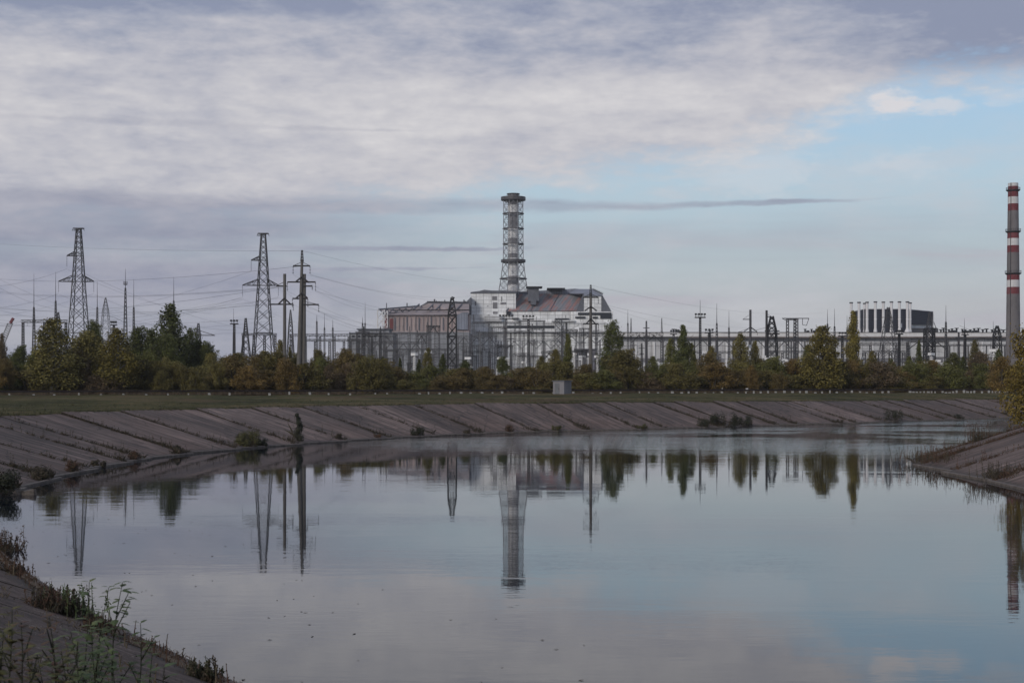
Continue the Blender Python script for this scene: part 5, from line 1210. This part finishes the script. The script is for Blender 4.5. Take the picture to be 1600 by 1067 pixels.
def shoot(px, ytop, dd, label, ls, n, seed, m_=None, red=False, lean=0.0):
    r_ = random.Random(seed); x_ = X(px, dd); zt_ = Z(ytop, dd); ls *= 1.35; n = int(n*1.6)
    best = min(((posL(q, v)-Vector((x_, dd, 0))).xy.length, q, v) for q in np.arange(20, 130, .6) for v in np.arange(0, 9.6, .6)); base = posL(best[1], best[2])
    base = Vector((x_-lean, dd, base.z)); hh = zt_-base.z
    rt = thing('sapling', label, 'plant', base, 'saplings in the near foreground')
    st_ = MB(); lf = MB(); pts = [Vector((lean*t*t+.03*math.sin(t*5+seed), .05*math.sin(t*4), hh*t)) for t in np.linspace(0, 1, 9)]
    st_.tube(pts, [.0085*(1-t*.75) for t in np.linspace(0, 1, 9)], 6)
    def put_leaf(p, az_, L):
        d_ = Vector((math.cos(az_), math.sin(az_), r_.uniform(-.1, .7))).normalized(); s_ = d_.cross(Vector((0, 0, 1))).normalized()*L*.24; up_ = d_.cross(s_).normalized()
        droop = Vector((0, 0, -L*.25))
        P0 = Vector(p); lf.add([P0, P0+d_*L*.3+s_, P0+d_*L*.65+s_*.85+droop*.4, P0+d_*L+droop, P0+d_*L*.65-s_*.85+droop*.4, P0+d_*L*.3-s_, P0+d_*L*.33-up_*L*.03, P0+d_*L*.66+droop*.35-up_*L*.03],
               [(0, 1, 6), (1, 2, 7, 6), (2, 3, 7), (0, 6, 5), (6, 7, 4, 5), (7, 3, 4)])
    for k in range(n):
        t = .18+.82*k/n+r_.uniform(-.02, .02); t = min(t, .999); i = int(t*8); p = pts[i].lerp(pts[i+1], t*8-i)
        put_leaf(p, k*2.4+r_.uniform(-.4, .4), ls*r_.uniform(.7, 1.2)*(1.1-.5*abs(t-.6)))
        if k % 6 == 2 and t < .85:
            a = r_.uniform(0, 6.28); e = p+Vector((math.cos(a)*.13, math.sin(a)*.13, .2))*(hh/1.6); st_.tube([p, e], [.006, .003], 4)
            for j in range(6): put_leaf(p.lerp(e, (j+1)/6), r_.uniform(0, 6.28), ls*.75)
    put_leaf(pts[-1], 1.0, ls*.8); put_leaf(pts[-1], 3.6, ls*.7)
    st_.build('stem', M_gdark, rt); lf.build('leaves', m_ or M_sap, rt)
shoot(196, 908, 9.5, 'tallest leafy sapling shoot before the water on the left', .075, 34, 1, lean=.12)
shoot(168, 916, 9.8, 'leafy sapling shoot just left of the tallest one', .06, 28, 2, lean=.1)
shoot(135, 908, 9.2, 'slim shoot with few small leaves, leftmost of the clear group', .065, 24, 3, lean=.03)
shoot(219, 972, 9.6, 'short leafy shoot right of the tallest one', .065, 22, 4, lean=.06)
shoot(118, 985, 8.4, 'bushy low sapling between the slim shoot and the bottom edge', .075, 30, 5)
shoot(92, 1000, 8.8, 'low leafy sapling near the bottom left', .07, 30, 6)
shoot(150, 975, 8.6, 'dense leafy sapling in the middle of the group', .075, 34, 7, lean=-.05)
shoot(256, 1040, 8.2, 'broad-leaved sprout at the bottom right of the group', .10, 12, 8)
shoot(14, 950, 7.4, 'yellowing sapling at the bottom left edge', .07, 30, 9, M_yel)
shoot(40, 1010, 7.2, 'yellowing low sapling second from the left edge', .07, 26, 10, M_yel)
shoot(64, 1020, 7.8, 'green-yellow low sapling third from the left edge', .07, 26, 11, M_yel)
shoot(2, 985, 6.6, 'tangled brownish sapling in the bottom left corner', .06, 40, 21, M_yel)
shoot(28, 970, 6.9, 'tallest yellowing stem in the bottom left corner', .06, 34, 22, M_weedr)
shoot(78, 960, 7.9, 'reddish brown stem behind the yellowing saplings', .055, 34, 23, M_weedr)
shoot(105, 1015, 7.6, 'bushy olive sapling at the bottom edge below the slim shoot', .07, 40, 24, M_yel)
shoot(132, 1030, 7.9, 'leafy olive sapling at the bottom edge below the dense one', .07, 40, 25)
shoot(162, 1000, 9.0, 'sapling with many leaves between the dense one and the tallest one', .07, 44, 26)
shoot(236, 1020, 9.0, 'small shoot left of the broad-leaved sprout', .06, 24, 27)
shoot(185, 1030, 8.6, 'low sapling at the foot of the tallest one', .07, 24, 12)

# ------------------------------------------------------------------ thin air between the camera and the far skyline
hz = MB(); hz.box((180, 545, 78), (1500, 1310, 162))
hm = bpy.data.materials.new('thin haze'); hm.use_nodes = True; nt = hm.node_tree; nt.nodes.remove(nt.nodes['Principled BSDF'])
pv = nt.nodes.new('ShaderNodeVolumePrincipled'); pv.inputs['Color'].default_value = (.93, .95, .99, 1); pv.inputs['Density'].default_value = .00007; pv.inputs['Anisotropy'].default_value = 0
nt.links.new(pv.outputs[0], nt.nodes['Material Output'].inputs['Volume'])
tag(hz.build('haze', hm), 'thin pale haze over the canal and the power station', 'haze', kind='stuff')
